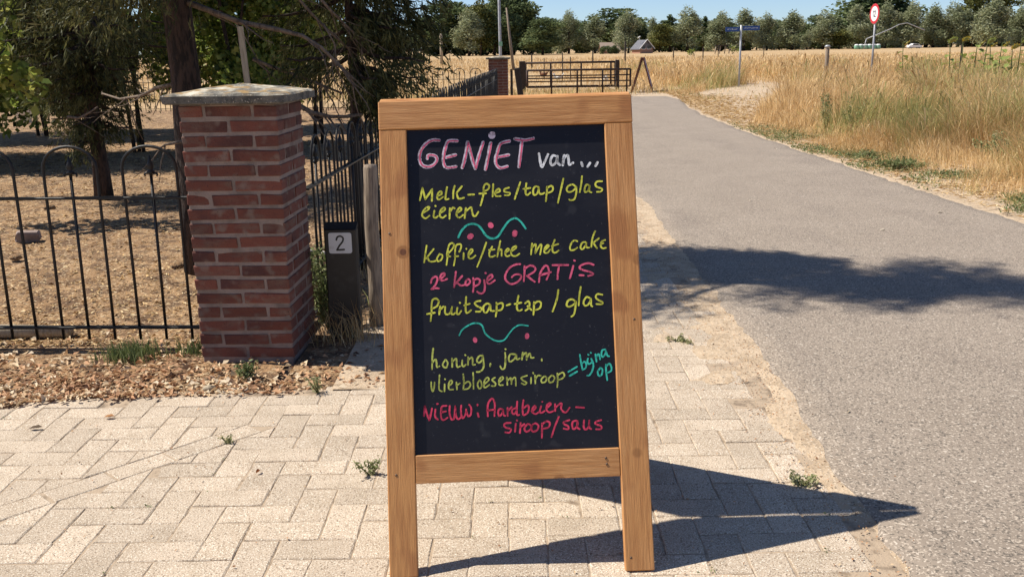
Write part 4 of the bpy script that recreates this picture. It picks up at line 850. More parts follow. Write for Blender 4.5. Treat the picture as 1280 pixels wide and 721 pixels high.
# low green cover at the foot of the verge
n = 60000; r = np.random.default_rng(111); y = 6+r.random(n)*12; d = r.normal(.65, .40, n)+.35*(fbm(y, y*0+7, .6)-.4); x = er(y)+np.abs(d)
k = r.random(n) < np.clip((fbm(x, y, 1.1, 3)-.46)*6, 0, 1)*np.interp(y, [6, 8, 12, 16, 18], [1, 1, .8, .25, 0]); x, y = x[k], y[k]; n = len(x)
V, F, T_ = leafquads(np.stack([x, y, .005+r.random(n)*.04], -1), .03*r.uniform(.5, 1.3, n), 112, np.clip(r.normal(.45, .2, n), 0, 1), asp=.45)
o = npmesh('low_green_cover', V, F, MT['weed'], None, T_); tag(o, 'low green ground cover along the right edge of the road', 'ground cover', kind='stuff')
n = 20000; r = np.random.default_rng(113); y = 5.5+r.random(n)*26; x = er(y)+np.abs(r.normal(0, 1.1, n))+.05; P = np.stack([x, y, np.full(n, .008)+.02*r.random(n)], -1)
V, F, T_ = chips(P, r.uniform(.015, .09, n)*(1+y*.03), r.uniform(.04, .16, n), 114, r.uniform(.55, 1, n), curl=.1, lift=.2)
o = npmesh('fallen_straw', V, F, MT['chips'], None, T_); tag(o, 'flattened straw lying on the bare edge of the right verge', 'straw', kind='stuff')
for q, (px_, py_, h_, w_, lf, n_, lo, lab) in enumerate([(1031, 166, .62, .40, .035, 520, .45, 'tall thin green weed in the dry grass near the bend of the verge'), (1066, 170, .55, .42, .035, 520, .4, 'green thistle just right of the tallest roadside weed'), (1024, 132, .6, .3, .04, 260, .5, 'dark upright weed below the wooden post in the field'),
        (1124, 213, .13, .55, .03, 1500, .42, 'bright green low weed where the verge meets the road'), (1250, 205, .36, .75, .035, 1700, .45, 'broad green weed clump at the right edge of the verge'), (1262, 178, .5, .5, .04, 700, .45, 'tall green weed behind the clump at the right edge'), (1085, 200, .12, .5, .025, 900, .5, 'low green mat of weeds beside the road left of the bright weed'), (1150, 190, .3, .35, .03, 300, .55, 'small green weed in the middle of the verge grass'), (1180, 182, .3, .4, .03, 360, .5, 'low weed between the verge weeds and the right clump')]):
    a = gp(px_, py_); leafy_weed(lab, a.x, a.y, w_, h_, n_, 120+q, leaf=lf, lo=lo)

# ================================================================ GATES, POSTS AND SIGNS BY THE ROAD
def post(name, label, p, h, w_, m, rz=0, tilt=0, cat='post', group=None, round_=False, capm=None):
    mb = MB()
    if round_: mb.tube([(0, 0, -.1), (0.004, 0, h*.5), (0, 0, h-.02), (0, 0, h)], [w_/2*1.05, w_/2, w_/2, w_/2*.8], 10)
    else: mb.box(-w_/2, w_/2, -w_/2, w_/2, -.1, h, ch=w_*.08)
    if capm:
        t = thing(name, label, cat, p, rz, group); mb.build('shaft', m, t); c = MB(); c.lathe([(w_*.6, h-.01), (w_*.75, h+.03), (w_*.4, h+.07)], seg=10); c.build('cap', capm, t); t.rotation_euler = (0, tilt, rz); return t
    o = mb.build(name, m, loc=p); o.rotation_euler = (0, tilt, rz); tag(o, label, cat, group); return o
def gate(label, pl, pr, zt, zb, nr, ups, m, group, r=.022, legs=()):
    pl = Vector(pl); pr = Vector(pr); L_ = (pr-pl).length; ang = math.atan2(pr.y-pl.y, pr.x-pl.x); t = thing('field_gate', label, 'gate', (pl.x, pl.y, 0), ang, group)
    for i in range(nr):
        z = zb+(zt-zb)*i/(nr-1); mb = MB(); rr = r*(1.35 if i == nr-1 else .85); mb.tube([(0, 0, z), (L_, 0, z)], rr, 8); mb.build('rail', m, t)
    for u in ups:
        mb = MB(); mb.tube([(u*L_, -.008, (0 if u in legs else zb)-.0), (u*L_, -.008, zt)], r*1.15, 8); mb.build('upright', m, t)
    mb = MB(); mb.tube([(0, .02, zb), (0, .02, zt)], r*1.6, 8); mb.tube([(L_, .02, zb), (L_, .02, zt)], r*1.3, 8); mb.build('end_frame', m, t)
    return t
YA, YB = 33.5, 29.4
a0 = at(657, 100, YA); a1 = at(769, 100, YA)
gate('wide rusty field gate standing behind the low barrier', (a0.x, YA, 0), (a1.x, YA, 0), .90, .12, 4, (.28, .62, .95), MT['rust'], 'rusty farm gates', r=.026)
b0 = at(659, 100, YB); b1 = at(788, 100, YB)
gate('low rusty barrier gate on short legs in front of the field gate', (b0.x, YB, 0), (b1.x, YB, 0), .74, .24, 4, (.0, .235, .485, .73, .965), MT['rust'], 'rusty farm gates', r=.022, legs=(.235, .485, .73, .965))
a = at(653, 100, YA-.3); post('gate_post', 'thick dark timber post at the left end of the gates', (a.x, a.y, -.05), 1.02, .21, MT['darkwood'])
a = at(771.5, 100, YA-.2); post('gate_post', 'thick dark timber post at the right end of the field gate', (a.x, a.y, -.05), 1.02, .13, MT['darkwood'])
a = at(647, 100, 27); post('leaning_post', 'leaning split timber post left of the gates', (a.x+.10, a.y, -.05), .92, .16, MT['darkwood'], tilt=-.13)
a = at(639.5, 100, 27.3); post('thin_post', 'thin dark post beside the leaning timber post', (a.x, a.y, -.05), .88, .07, MT['darkwood'])
mb = MB(); p0 = at(642, 88, 27.1); p1 = at(633, 10, 27.1); mb.tube([p0, p0.lerp(p1, .5), p1], [.045, .036, .022], 8); o = mb.build('raised_pole', MT['oldwood']); tag(o, 'long thin pole raised steeply from the leaning timber post', 'pole')
a = at(613.5, 90, 22.9); post('boundary_post', 'red brown wooden post directly behind the far brick pillar', (a.x, a.y, -.05), 1.22, .10, MT['redwood'])
t = thing('utility_pole', 'tall thin grey pole rising beyond the far brick pillar', 'pole', (at(626, 100, 40).x, 40, -.05))
mb = MB(); mb.tube([(0, 0, -.1), (0, 0, 1.2), (-.06, 0, 8.2)], [.060, .058, .045], 10); mb.build('shaft', MT['galv'], t)
mb = MB(); mb.tube([(0, 0, 0), (0, 0, .95)], [.07, .068], 10); mb.build('dark_base', MT['darkwood'], t)
mb = MB(); mb.box(-.05, .09, -.09, -.05, 1.55, 1.72); mb.build('green_tag', MT['green_wrap'], t)
PINKP = mat('faded pink panel', (.42, .33, .40), rough=.6)
# second A-board, seen edge on
t = thing('a_board', 'distant A-frame board seen edge on where the road ends', 'sign board', (4.18, 30.7, -.05), 1.38)
for sg, m, n_ in ((-1, 'white', 'panel'), (1, 'redwood', 'panel')):
    M = Matrix.Translation((0, sg*.34, 0)) @ Matrix.Rotation(sg*.28, 4, 'X')
    for x in (-.33, .33): mb = MB(); mb.box(x-.035, x+.035, -.02, .02, 0, 1.10); o = mb.build('stile', MT['redwood'], t); o.matrix_local = M
    mb = MB(); mb.box(-.30, .30, -.012, .012, .22, 1.08); o = mb.build('panel', MT['redwood'] if sg > 0 else PINKP, t); o.matrix_local = M
    mb = MB(); mb.box(-.37, .37, -.024, .024, 1.081, 1.15); o = mb.build('top_rail', MT['redwood'], t); o.matrix_local = M
# street name sign
a = at(925.5, 60, 32); t = thing('street_name_sign', 'two blue street name plates on a thin grey pole in the grass', 'street sign', (a.x, 32, -.05))
mb = MB(); mb.tube([(0, 0, -.2), (0, 0, 2.06)], .032, 10); mb.build('pole', MT['galv'], t)
SB = mat('sign lettering', (.62, .68, .78), rough=.5)
for x0, x1, seed, dz in ((-.50, -.045, 1, 0.0), (.045, .60, 2, .03)):
    mb = MB(); mb.box(x0, x1, -.012, .012, 1.86+dz, 2.00+dz, ch=.003); pl = mb.build('name_plate', MT['blue'], t)
    pl.rotation_euler = (0, 0, 0); mb = MB(); R_ = random.Random(seed); u = x0+.06
    while u < x1-.07:
        hh = R_.choice((.035, .035, .055)); ww = R_.uniform(.018, .03)
        mb.box(u, u+.008, -.0155, -.0125, 1.915+dz, 1.915+dz+hh); mb.box(u+.008, u+ww, -.0155, -.0125, 1.915+dz+R_.choice((0, .027)), 1.924+dz+.027*R_.choice((0, 1))); u += ww+.013
    mb.build('lettering', SB, pl)
# round prohibition sign, seen obliquely
a = at(1091.5, 60, 31); t = thing('road_sign', 'round white traffic sign with red rim on a grey pole', 'traffic sign', (a.x, 31, -.05), -1.46)
mb = MB(); mb.tube([(0, 0, -.2), (0, 0, 2.55)], .030, 10); mb.build('pole', MT['galv'], t)
RY = Matrix.Translation((0, -.035, 2.32)) @ Matrix.Rotation(PI/2, 4, 'X')
def disc(r0, z0, z1, r1=None):
    mb = MB(); mb.lathe([(r0, z0), (r0, z1)], seg=32, smooth=False); mb.v = [tuple(RY @ Vector(v)) for v in mb.v]; return mb
dk = disc(.305, 0, .006).build('sign_disc', MT['red'], t); disc(.225, .0065, .009).build('white_face', MT['white'], dk)
mb = MB()
for pts in ([(-.075, .05), (-.035, .085), (-.035, -.085)], [(.01, .055), (.045, .085), (.085, .05), (.06, -.01), (.01, -.085), (.09, -.085)]):
    ribbon(mb, pts, .028, lambda x, z: (x, -.0455, 2.32+z), jitter=0)
mb.build('figures', MT['ink'], dk)
mb = MB(); mb.box(-.03, .03, -.034, -.024, 2.15, 2.19); mb.build('clamp', MT['galv'], t)
a = at(1034.5, 60, 31); post('field_post', 'short wooden post with a pale cap between the two road signs', (a.x, 31, -.05), 1.33, .13, MT['oldwood'], round_=True, capm=MT['galv'])
a = at(551.5, 60, 95); post('old_post', 'pale double stump standing in the field before the tall trees', (a.x, 95, -.05), 3.0, .28, MT['palewood'], round_=True)
for q, (px_, Y, h_, lab) in enumerate([(741, 75, 1.2, 'thin fence post in the field right of the far willow'), (664.5, 72, 1.1, 'thin fence post in the field above the left gate post'), (781.5, 62, 1.8, 'taller thin post in the field left of the far house'), (842, 95, 1.4, 'dark field post right of the far house'), (879, 90, 1.3, 'dark field post before the middle of the tree row'),
        (898, 120, 1.5, 'distant field post left of the blue street sign'), (955, 125, 1.3, 'distant field post right of the blue street sign'), (713, 45, 1.05, 'thin post in the pasture behind the middle of the gate'), (703, 44, 1.25, 'pasture post with a dark knob on top'), (680, 46, 1.0, 'thin post in the pasture behind the left of the gate'), (1202, 33, 1.35, 'thin grey stick among the sunflowers')]):
    a = at(px_, 60, Y); post('field_post', lab, (a.x, Y, -.05), h_, .10 if Y > 60 else .045, MT['darkwood'], cat='post', group='posts out in the field', round_=True)

# hens in the pasture behind the gates
def hen(label, x, y, rz, m, s=1.0):
    t = thing('hen', label, 'hen', (x, y, -.04), rz)
    prof = []; bm = bmesh.new(); segs = 12; rings = []
    path = [(-.20, .27, .010), (-.17, .255, .035), (-.12, .22, .06), (-.05, .19, .085), (.02, .185, .088), (.08, .20, .070), (.115, .235, .045), (.13, .275, .032), (.14, .31, .032), (.155, .33, .028), (.175, .33, .012), (.195, .322, .003)]
    mb = MB(); mb.tube([(a*s, 0, b*s) for a, b, c in path], [c*s for a, b, c in path], 12); mb.build('body', m, t)
    for sy in (-1, 1):
        mb = MB(); mb.tube([(.0, sy*.035*s, .12*s), (.012*s, sy*.035*s, .06*s), (0, sy*.035*s, 0.008*s)], [.016*s, .007*s, .006*s], 6)
        for g in (-.5, 0, .5): mb.tube([(0, sy*.035*s, .008*s), (.04*s*math.cos(g), sy*.035*s+.04*s*math.sin(g), .004)], [.006*s, .003*s], 5)
        mb.build('leg', MT['yellow'], t)
    for sy in (-1, 1):
        mb = MB(); mb.tube([(.06*s, sy*.062*s, .20*s), (0, sy*.080*s, .20*s), (-.08*s, sy*.066*s, .215*s), (-.14*s, sy*.03*s, .24*s)], [.02*s, .045*s, .035*s, .008*s], 8); mb.build('wing', m, t)
    mb = MB(); mb.tube([(.135*s, 0, .352*s), (.15*s, 0, .372*s), (.165*s, 0, .362*s), (.178*s, 0, .345*s)], [.006*s, .012*s, .012*s, .005*s], 6); mb.build('comb', MT['comb'], t)
    mb = MB()
    for q in range(5): mb.tube([(-.17*s, 0, .25*s), (-.22*s, (q-2)*.012*s, .31*s), (-.235*s, (q-2)*.02*s, .36*s)], [.016*s, .013*s, .003*s], 5)
    mb.build('tail', m, t)
a = at(679, 84, 47); hen('brown hen feeding in the pasture behind the gate', a.x, 47, 2.9, MT['hen'], 1.15)
a = at(697, 94, 42); hen('white hen in the pasture below the pasture posts', a.x, 42, 3.3, MT['hen_white'], 1.1)
a = at(757, 97, 39.5); hen('small white hen near the right end of the gate', a.x, 39.5, 1.3, MT['hen_white'], .9)

# sunflowers at the right edge of the field
def sunflower(label, px_, ytop, Y, hs, seed):
    R_ = random.Random(seed); a = at(px_, ytop, Y); h = a.z+.05; t = thing('sunflower', label, 'sunflower', (a.x, Y, -.05), R_.uniform(-.6, .6), 'sunflowers in the field')
    lean = R_.uniform(-.12, .12); mb = MB(); q = [(0, 0, 0), (lean*.3, 0, h*.4), (lean*.7, 0, h*.8), (lean, 0, h-.03), (lean+.05, -.05, h), (lean+.09, -.09, h-.05)]; mb.tube(q, [.018, .016, .013, .011, .010, .01], 6); mb.build('stalk', MT['weed_solid'], t)
    for k in range(R_.randint(7, 10)):
        z = h*(.2+.72*k/9); b = R_.uniform(0, 2*PI); L_ = R_.uniform(.22, .38)*(1.1-.3*z/h); mb = MB(); c, s_ = math.cos(b), math.sin(b); x0 = lean*z/h
        P = [(0, 0), (.3, .30), (.6, .34), (.85, .2), (1, 0), (.85, -.2), (.6, -.34), (.3, -.30)]
        mb.add([(x0+c*L_*u-s_*L_*v, s_*L_*u+c*L_*v, z+.05*u-.18*L_*u*u*3+abs(v)*.06) for u, v in P]+[(x0+c*L_*.5, s_*L_*.5, z-.05*L_)], [(i, (i+1) % 8, 8) for i in range(8)]); mb.build('leaf', MT['sf_leaf'], t)
    c = Vector((lean+.10, -.10, h-.06)); d = Vector((.45, -.45, -.75)).normalized(); Q = d.to_track_quat('Z', 'Y').to_matrix().to_4x4(); M = Matrix.Translation(c) @ Q
    mb = MB(); mb.lathe([(.03, -.035), (.075*hs, -.015), (.085*hs, .008), (.05*hs, .020)], seg=14); mb.v = [tuple(M @ Vector(v)) for v in mb.v]; hd = mb.build('flower_head', MT['sf_disc'], t)
    mb = MB()
    for k in range(16):
        g = 2*PI*k/16+R_.gauss(0, .05); u = Vector((math.cos(g), math.sin(g), 0)); v = Vector((-u.y, u.x, 0)); r0 = .075*hs; r1 = r0+R_.uniform(.05, .085)*hs
        mb.add([M @ (u*r0-v*.012), M @ (u*(r0+r1)/2-v*.022+Vector((0, 0, -.012))), M @ (u*r1+Vector((0, 0, R_.uniform(-.05, .01)))), M @ (u*(r0+r1)/2+v*.022+Vector((0, 0, -.012))), M @ (u*r0+v*.012)], [(0, 1, 2, 3, 4)])
    mb.build('petals', MT['yellow'] if R_.random() < .6 else MT['sf_leaf'], hd)['kind'] = 'stuff'
MT['weed_solid'] = mat('sunflower stalk', (.12, .15, .05), rough=.7); MT['sf_leaf'] = mat('sunflower leaf', (.24, .29, .07), rough=.6, transl=.3); MT['sf_disc'] = mat('sunflower seed head', (.20, .19, .06), rough=.8, noise=(60, I1, (.30, .32, .10), .4, .6, 2))
for q, (px_, yt, Y, hs, lab) in enumerate([(1191, 48, 30, 1.2, 'leftmost drooping sunflower in the field'), (1206, 47, 31, 1.0, 'sunflower with a large head beside the leftmost one'), (1221, 52, 30.5, .8, 'short sunflower between the left pair and the middle'), (1232, 49, 31, 1.1, 'sunflower in the middle of the group leaning right'),
        (1242, 54, 30, .8, 'low sunflower just right of the middle one'), (1251, 53, 31.5, .9, 'second low sunflower right of the middle one'), (1268, 56, 28, 1.0, 'low leafy sunflower left of the tallest at the right edge'), (1276, 47, 28.5, 1.3, 'tallest sunflower cut by the right edge')]): sunflower(lab, px_, yt, Y, hs, 200+q)
a = at(1132, 55, 34); sunflower('lone pale sunflower right of the traffic sign', 1131, 52, 34, .8, 220)

# ================================================================ FAR TREES, HOUSES AND YARD
def crown(seed, kind):
    "unit crown: height 1, base at 0; returns leaf mesh and trunk mesh"
    R_ = random.Random(seed); r = np.random.default_rng(seed); P = []; T_ = []
    if kind == 'willow':
        lob = []
        for i in range(R_.randint(8, 12)):
            a = R_.uniform(0, 2*PI); q = R_.uniform(.0, .20); zt = 1-q*1.2-R_.uniform(0, .12); zc = R_.uniform(.36, .62)
            lob.append((math.cos(a)*q, math.sin(a)*q, (zt+zc)/2, R_.uniform(.06, .10), (zt-zc)/2+.05))
        for i in range(8): a = R_.uniform(0, 2*PI); q = R_.uniform(.08, .20); lob.append((math.cos(a)*q, math.sin(a)*q, R_.uniform(.12, .5), R_.uniform(.11, .16), R_.uniform(.10, .18)))
    elif kind == 'pine':
        lob = [(R_.gauss(0, .03), R_.gauss(0, .03), z, .17*(1.15-z)*R_.uniform(.6, 1.2), .07) for z in np.linspace(.25, .98, 16)]
        lob += [(R_.gauss(0, .08), R_.gauss(0, .08), R_.uniform(.45, .9), .08, .05) for _ in range(10)]
    elif kind == 'hedge':
        lob = [(R_.uniform(-.9, .9), R_.uniform(-.2, .2), R_.uniform(.1, .7), R_.uniform(.2, .35), R_.uniform(.18, .3)) for _ in range(16)]
    else:
        lob = []
        for i in range(22):
            a = R_.uniform(0, 2*PI); z = R_.uniform(.14, .93); m_ = math.sqrt(max(.06, 1-((z-.50)/.50)**2))*.30; q = m_*R_.uniform(.3, 1); lob.append((math.cos(a)*q, math.sin(a)*q, min(z, .90), R_.uniform(.09, .16), R_.uniform(.07, .12)))
        lob += [(0, 0, .45, .26, .36)]
    tot = sum(l[3]*l[4] for l in lob); N_ = 6500
    for (lx, ly, lz, lr, lrz) in lob:
        n = int(N_*lr*lrz/tot)+5; d = unit(r.normal(0, 1, (n, 3))); q = r.random(n)**.33; p = d*q[:, None]*np.array([lr, lr, lrz])*(.8+.45*r.random((n, 1)))+np.array([lx, ly, lz])
        P.append(p); T_.append(np.clip(r.random()*.4+.3+r.normal(0, .15, n), 0, 1))
    P = np.concatenate(P); T_ = np.concatenate(T_); k = P[:, 2] > .01; P, T_ = P[k], T_[k]
    s_ = {'willow': .038, 'pine': .032, 'hedge': .09}.get(kind, .042)
    P[:, 2] /= np.percentile(P[:, 2], 99.3) if kind != 'hedge' else 1
    V, F, tt = leafquads(P, s_*r.uniform(.6, 1.4, len(P)), seed, T_, asp=.6 if kind != 'willow' else .4)
    return V, F, tt
VAR = {}
def far_tree(label, px_, top, Y, wpx, kind, var, mt=None, base_m=-.05, name=None, cat='tree', trunk=True):
    key = (kind, var, mt)
    mtn = mt or {'oak': 'far_oak', 'willow': 'far_willow', 'pine': 'far_oak', 'hedge': 'far_oak'}[kind]
    nm = name or {'oak': 'round_tree', 'willow': 'willow_tree', 'pine': 'pine_tree', 'hedge': 'hedge'}[kind]
    a = at(px_, top, Y); H = a.z-base_m; halfw = wpx*Y/FOC/2
    if key not in VAR:
        V, F, tt = crown(hash((kind, var)) % 9973 if False else {'oak': 300, 'willow': 400, 'pine': 500, 'hedge': 600}[kind]+var, kind)
        t = thing(nm, label, cat, (a.x, Y, base_m)); c = npmesh('crown', V, F, MT[mtn], t, tt); c['kind'] = 'stuff'
        mb = MB(); mb.tube([(0, 0, -.02), (.006, 0, .2), (-.004, .003, .45), (.004, 0, .8)], [.022, .016, .012, .004], 7)
        for g in range(5): b = g*1.3+var; mb.tube([(0, 0, .22+.06*g), (math.cos(b)*.09, math.sin(b)*.09, .36+.07*g), (math.cos(b)*.17, math.sin(b)*.17, .46+.07*g)], [.010, .006, .002], 5)
        if kind != 'hedge': mb.build('trunk', MT['bark'], t)
        x = np.abs(V[:, 0]); VAR[key] = (t, float(np.percentile(x, 97)))
    else:
        t = copy_tree(VAR[key][0]); t.location = (a.x, Y, base_m); t['label'] = label
        t.rotation_euler = (0, 0, 0)
    sxy = halfw/VAR[key][1]; t.scale = (sxy*random.choice((-1, 1)) if False else sxy, sxy, H)
    return t
TREES = [
 ('dark round tree glimpsed through the spruce branches on the left', 398, 20, 250, 62, 'oak', 0), ('low dark tree left of the large round oak behind the spruce', 462, 38, 255, 60, 'oak', 1), ('dark tree behind the spruce just left of the sky gap', 345, 30, 250, 60, 'oak', 2),
 ('broad dark round oak left of the tall trees', 552, 4, 262, 66, 'oak', 3), ('rounded dark tree filling in left of the broad oak', 528, 24, 258, 36, 'oak', 1), ('sunlit tall narrow tree in front of the broad oak', 585, 14, 240, 34, 'willow', 1), 
 ('tall green tree behind the thin grey pole', 617, -10, 250, 54, 'oak', 2), ('tallest dark tree right of the thin grey pole', 641, -14, 262, 48, 'oak', 0), ('yellow green tall tree left of the thin grey pole', 600, 4, 246, 34, 'oak', 4, 'far_olive'), ('dark lower shoulder of the tall tree group', 664, 16, 262, 34, 'oak', 1),
 ('broad dark tree filling the middle of the tall group', 630, 2, 266, 70, 'oak', 3), ('dark tree joining the broad oak to the tall group', 578, 10, 268, 50, 'oak', 0), ('low dense green tree where the tall group ends', 678, 24, 240, 46, 'oak', 3), ('first silver willow right of the tall group', 711, 16, 280, 34, 'willow', 2), ('narrow dark tree between the first two willows', 727, 28, 300, 26, 'oak', 2), ('second silver willow before the roof', 744, 22, 280, 28, 'willow', 3),
 ('large dark oak behind the brown roof', 772, 12, 310, 62, 'oak', 0), ('dark tree sloping down behind the gabled house', 797, 28, 312, 34, 'oak', 4), ('bushy willow left of the gabled house', 786, 17, 262, 32, 'willow', 0), 
 ('thin airy tree right of the gabled house', 816, 24, 300, 18, 'willow', 4), ('olive round tree right of the gabled house', 825, 31, 290, 28, 'oak', 3, 'far_olive'), ('dark pine behind the olive tree', 838, 21, 300, 26, 'pine', 0), ('tall pointed willow between two pines', 860, 12, 290, 34, 'willow', 1), ('dark pine right of the tall pointed willow', 880, 23, 305, 26, 'pine', 1),
 ('silver willow left of the blue street sign', 903, 17, 300, 34, 'willow', 2), ('silver willow directly behind the blue street sign', 931, 14, 300, 34, 'willow', 4), ('willow right of the blue street sign', 960, 19, 305, 28, 'willow', 0), ('small dark tree between two willows past the blue sign', 976, 28, 320, 22, 'oak', 1), ('pointed willow two past the blue street sign', 992, 17, 305, 32, 'willow', 3),
 ('low hill like dark tree before the big dark oak', 1015, 21, 350, 46, 'oak', 2), ('small pale round willow above the field gap', 1010, 39, 300, 14, 'willow', 2), ('willow left of the wooden post with pale cap', 1031, 16, 320, 28, 'willow', 1), 
 ('giant dark oak behind the traffic sign', 1082, -18, 370, 90, 'oak', 3), ('giant dark oak right behind the traffic sign tree row', 1115, -6, 372, 60, 'oak', 0), ('yellowish low shrub tree left of the traffic sign', 1050, 38, 320, 34, 'oak', 4, 'far_olive'), ('silver willow just left of the traffic sign', 1071, 9, 330, 32, 'willow', 4), ('silver willow just right of the traffic sign', 1110, 7, 330, 36, 'willow', 0), ('broad silver willow above the white car', 1143, 5, 330, 36, 'willow', 2),
 ('silver willow two right of the traffic sign row', 1170, 9, 335, 30, 'willow', 3), ('silver willow behind the leftmost sunflower', 1193, 6, 335, 30, 'willow', 1), ('short dark willow behind the middle sunflowers', 1210, 14, 338, 26, 'willow', 4), ('tall olive poplar left of the broadest willow', 1222, -14, 345, 40, 'oak', 4, 'far_olive'), ('tall olive poplar behind the broadest willow', 1246, -10, 350, 44, 'oak', 3, 'far_olive'),
 ('broadest silver willow near the right edge', 1247, 2, 325, 44, 'willow', 0), ('silver willow cut by the right edge', 1279, 9, 330, 30, 'willow', 2), ('silver willow just outside the right edge', 1310, 8, 330, 34, 'willow', 3), ('dark tree left of the first trunk in the garden', 30, 40, 220, 70, 'oak', 1), ('dark tree behind the leafy shrubs on the left', 120, 30, 230, 80, 'oak', 3), ('dark round tree behind the shrubs near the pillar', 230, 32, 240, 80, 'oak', 0)]
for q in TREES:
    far_tree(q[0], q[1], q[2], q[3], q[4], q[5], q[6], q[7] if len(q) > 7 else None)
R9 = random.Random(99)
for q in range(30):
    px_ = 690+q*21+R9.uniform(-8, 8); kd = R9.choice(('oak', 'oak', 'willow', 'pine'))
    tr_ = far_tree('darker tree of the second row, mostly hidden behind the front row of willows', px_, 62-.0148*(px_-665)-R9.uniform(24, 36), 365+R9.uniform(-12, 12), R9.uniform(26, 40), kd, {'oak': R9.choice((0, 1, 3)), 'willow': R9.choice((2, 3)), 'pine': R9.choice((0, 1))}[kd]); tr_['group'] = 'second row of far trees'
for q, (px_, top, Y, wp, lab) in enumerate([(540, 40, 268, 90, 'dark undergrowth below the broad round oak'), (620, 25, 270, 100, 'dark undergrowth below the tall trees'), (705, 36, 300, 60, 'dark hedge below the first willows'), (762, 56, 245, 22, 'clipped dark hedge before the brown roof'), (850, 34, 315, 80, 'dark hedge right of the gabled house'), (905, 32, 320, 70, 'dark hedge behind the blue street sign'),
        (965, 30, 325, 80, 'dark hedge between the blue sign and the wooden post'), (1040, 28, 345, 70, 'dark hedge left of the traffic sign'), (1150, 22, 350, 80, 'dark hedge behind the white car'), (1210, 22, 350, 80, 'dark hedge behind the sunflowers'), (1270, 24, 345, 60, 'dark hedge at the right edge'), (440, 52, 265, 100, 'dark undergrowth seen below the spruce'), (330, 52, 265, 110, 'dark undergrowth seen above the pillar cap'), (1105, 24, 352, 60, 'dark hedge behind the green wrapped bales')]):
    far_tree(lab, px_, top, Y, wp, 'hedge', q % 3, name='hedge', cat='hedge')
def house(name, label, px_, Y, w_, d_, he, hr, rz, roofm, gable_front):
    a = at(px_, 60, Y); t = thing(name, label, 'house', (a.x, Y, -.05), rz)
    mb = MB(); mb.box(-w_/2, w_/2, -d_/2, d_/2, 0, he); mb.prism([(-w_/2, he), (w_/2, he), (w_*.0, hr-.12)], d_-.01, Matrix.Translation((0, -d_/2+.005, 0))) if gable_front else mb.prism([(-d_/2, he), (d_/2, he), (0, hr-.12)], w_-.01, Matrix.Rotation(PI/2, 4, 'Z') @ Matrix.Translation((0, -w_/2+.005, 0)))
    mb.build('wall', MT['far_brick'], t)
    W_, D_ = (w_, d_) if gable_front else (d_, w_); mb = MB(); e = .35
    for sg in (-1, 1):
        k = (hr-he)/(W_/2); mb.prism([(0, hr), (sg*(W_/2+e), he-k*e), (sg*(W_/2+e), he-k*e+.2), (0, hr+.2)], D_+2*e, Matrix.Translation((0, -D_/2-e, 0)) if gable_front else Matrix.Rotation(PI/2, 4, 'Z') @ Matrix.Translation((0, -D_/2-e, 0)))
    mb.build('roof', roofm, t)
    for x in (-w_*.25, w_*.2):
        mb = MB(); mb.box(x-.6, x+.6, -d_/2-.03, -d_/2-.002, 1.0, 2.0); f = mb.build('window', MT['white'], t); mb = MB(); mb.box(x-.5, x+.5, -d_/2-.04, -d_/2-.031, 1.1, 1.9); mb.build('pane', MT['glass'], f)
    return t
house('farmhouse', 'long low house with a brown grey roof behind the hedge', 762, 262, 4.6, 5, .9, 2.7, 0, MT['tan_roof'], False)
hg = house('gabled_house', 'brick house with grey gable and white roof edge', 803, 250, 3.6, 4.4, 1.25, 3.1, .35, MT['slate'], True)
mb = MB(); mb.prism([(-1.75, 1.3), (1.75, 1.3), (0, 2.93)], .03, Matrix.Translation((0, -2.235, 0))); mb.build('slate_gable', MT['slate'], hg)
mb = MB()
for sg in (-1, 1): mb.prism([(0, 3.32), (sg*2.15, 1.05), (sg*2.15, 1.22), (0, 3.50)], .12, Matrix.Translation((0, -2.70, 0)))
mb.build('white_verge_board', MT['white'], hg)
mb = MB(); mb.tube([(-1.0, -1, 2.3), (-1.5, -1, 3.9)], [.05, .05], 6); mb.tube([(-1.85, -1.1, 3.8), (-1.2, -1, 4.15)], [.13, .13], 6); mb.build('aerial', MT['white'], hg)
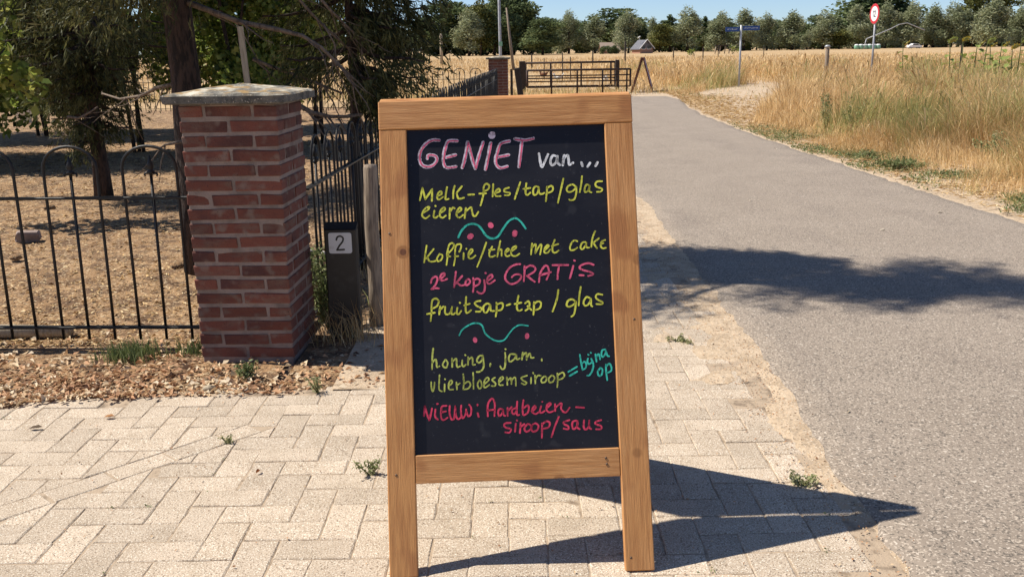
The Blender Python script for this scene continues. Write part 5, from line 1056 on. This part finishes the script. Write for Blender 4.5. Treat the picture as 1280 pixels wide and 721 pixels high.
# wrapped bales, car and irrigation boom by the far trees
for q in range(6):
    a = at(1071+q*5.4, 55, 300); t = thing('wrapped_bale', ['leftmost', 'second', 'third', 'fourth', 'fifth', 'rightmost'][q]+' pale green wrapped bale in the far row', 'bale', (a.x, 300, -.05), 0, 'green wrapped bales in the far row')
    mb = MB(); mb.lathe([(.55, 0), (.72, .15), (.75, .7), (.70, 1.2), (.42, 1.42)], seg=12); mb.build('bale', MT['green_wrap'], t)
    mb = MB(); mb.lathe([(.715, 1.12), (.73, 1.2), (.46, 1.45), (.2, 1.5)], seg=12); mb.build('white_film', MT['film'], t)
def car(label, px_, Y, rz):
    a = at(px_, 55, Y); t = thing('parked_car', label, 'car', (a.x, Y, -.05), rz)
    body = [(-2.0, .32), (-2.05, .75), (-1.75, .92), (-1.25, .98), (-.65, 1.42), (.75, 1.45), (1.45, 1.0), (1.95, .88), (2.08, .6), (2.0, .32)]
    mb = MB(); mb.prism(body, 1.66, Matrix.Translation((0, -.83, 0))); mb.build('body', MT['white'], t)
    for sg in (-1, 1):
        mb = MB(); mb.prism([(-1.05, .98), (-.58, 1.35), (.68, 1.37), (1.2, 1.0)], .02, Matrix.Translation((0, -.845 if sg < 0 else .826, 0))); mb.build('side_window', MT['glass'], t)
    for x in (-1.25, 1.3):
        for y in (-.80, .62):
            mb = MB(); mb.lathe([(.30, 0), (.32, .03), (.32, .16), (.30, .19)], seg=18); M = Matrix.Translation((x, y, .32)) @ Matrix.Rotation(-PI/2, 4, 'X'); mb.v = [tuple(M @ Vector(v)) for v in mb.v]; wv = mb.build('wheel', MT['plastic'], t)
            mb = MB(); mb.lathe([(.18, -.006), (.17, .196)], seg=14); mb.v = [tuple(M @ Vector(v)) for v in mb.v]; mb.build('rim', MT['galv'], wv)
car('small white car parked before the far tree row', 1143, 300, .1)
mb = MB(); P0 = [at(1083, 49, 298), at(1098, 43, 298), at(1112, 37, 298), at(1124, 31, 298), at(1134, 29, 298), at(1146, 34, 298), at(1156, 38, 298)]
mb.tube(P0, [.16, .16, .15, .14, .13, .14, .2], 6); mb.tube([P0[0], Vector((P0[0].x-.6, 298, -.05))], .14, 6); o = mb.build('irrigation_boom', MT['galv']); tag(o, 'long pale arched irrigation boom before the willows', 'irrigation boom')
a = at(993, 57, 150); t = thing('field_table', 'dark low wooden trestle far out in the field', 'trestle', (a.x, 200, -.05))
mb = MB(); mb.box(-1.6, 1.6, -.3, .3, 1.5, 1.7); mb.build('top', MT['darkwood'], t)
for x in (-1.4, -.5, .5, 1.4): mb = MB(); mb.tube([(x-.15, 0, 0), (x, 0, 1.5)], .1, 6); mb.build('leg', MT['palewood'], t)
for q, (px_, Y, w_, lab) in enumerate([(868, 150, .9, 'small dark bush in the field beyond the distant board'), (916, 180, 1.1, 'small dark bush behind the pole of the blue sign')]):
    a = at(px_, 60, Y); shrub(lab, a.x, Y, w_*2, w_*1.3, 700+q, leaf=.22, n=5, zb=.3, dens=200, name='field_bush')
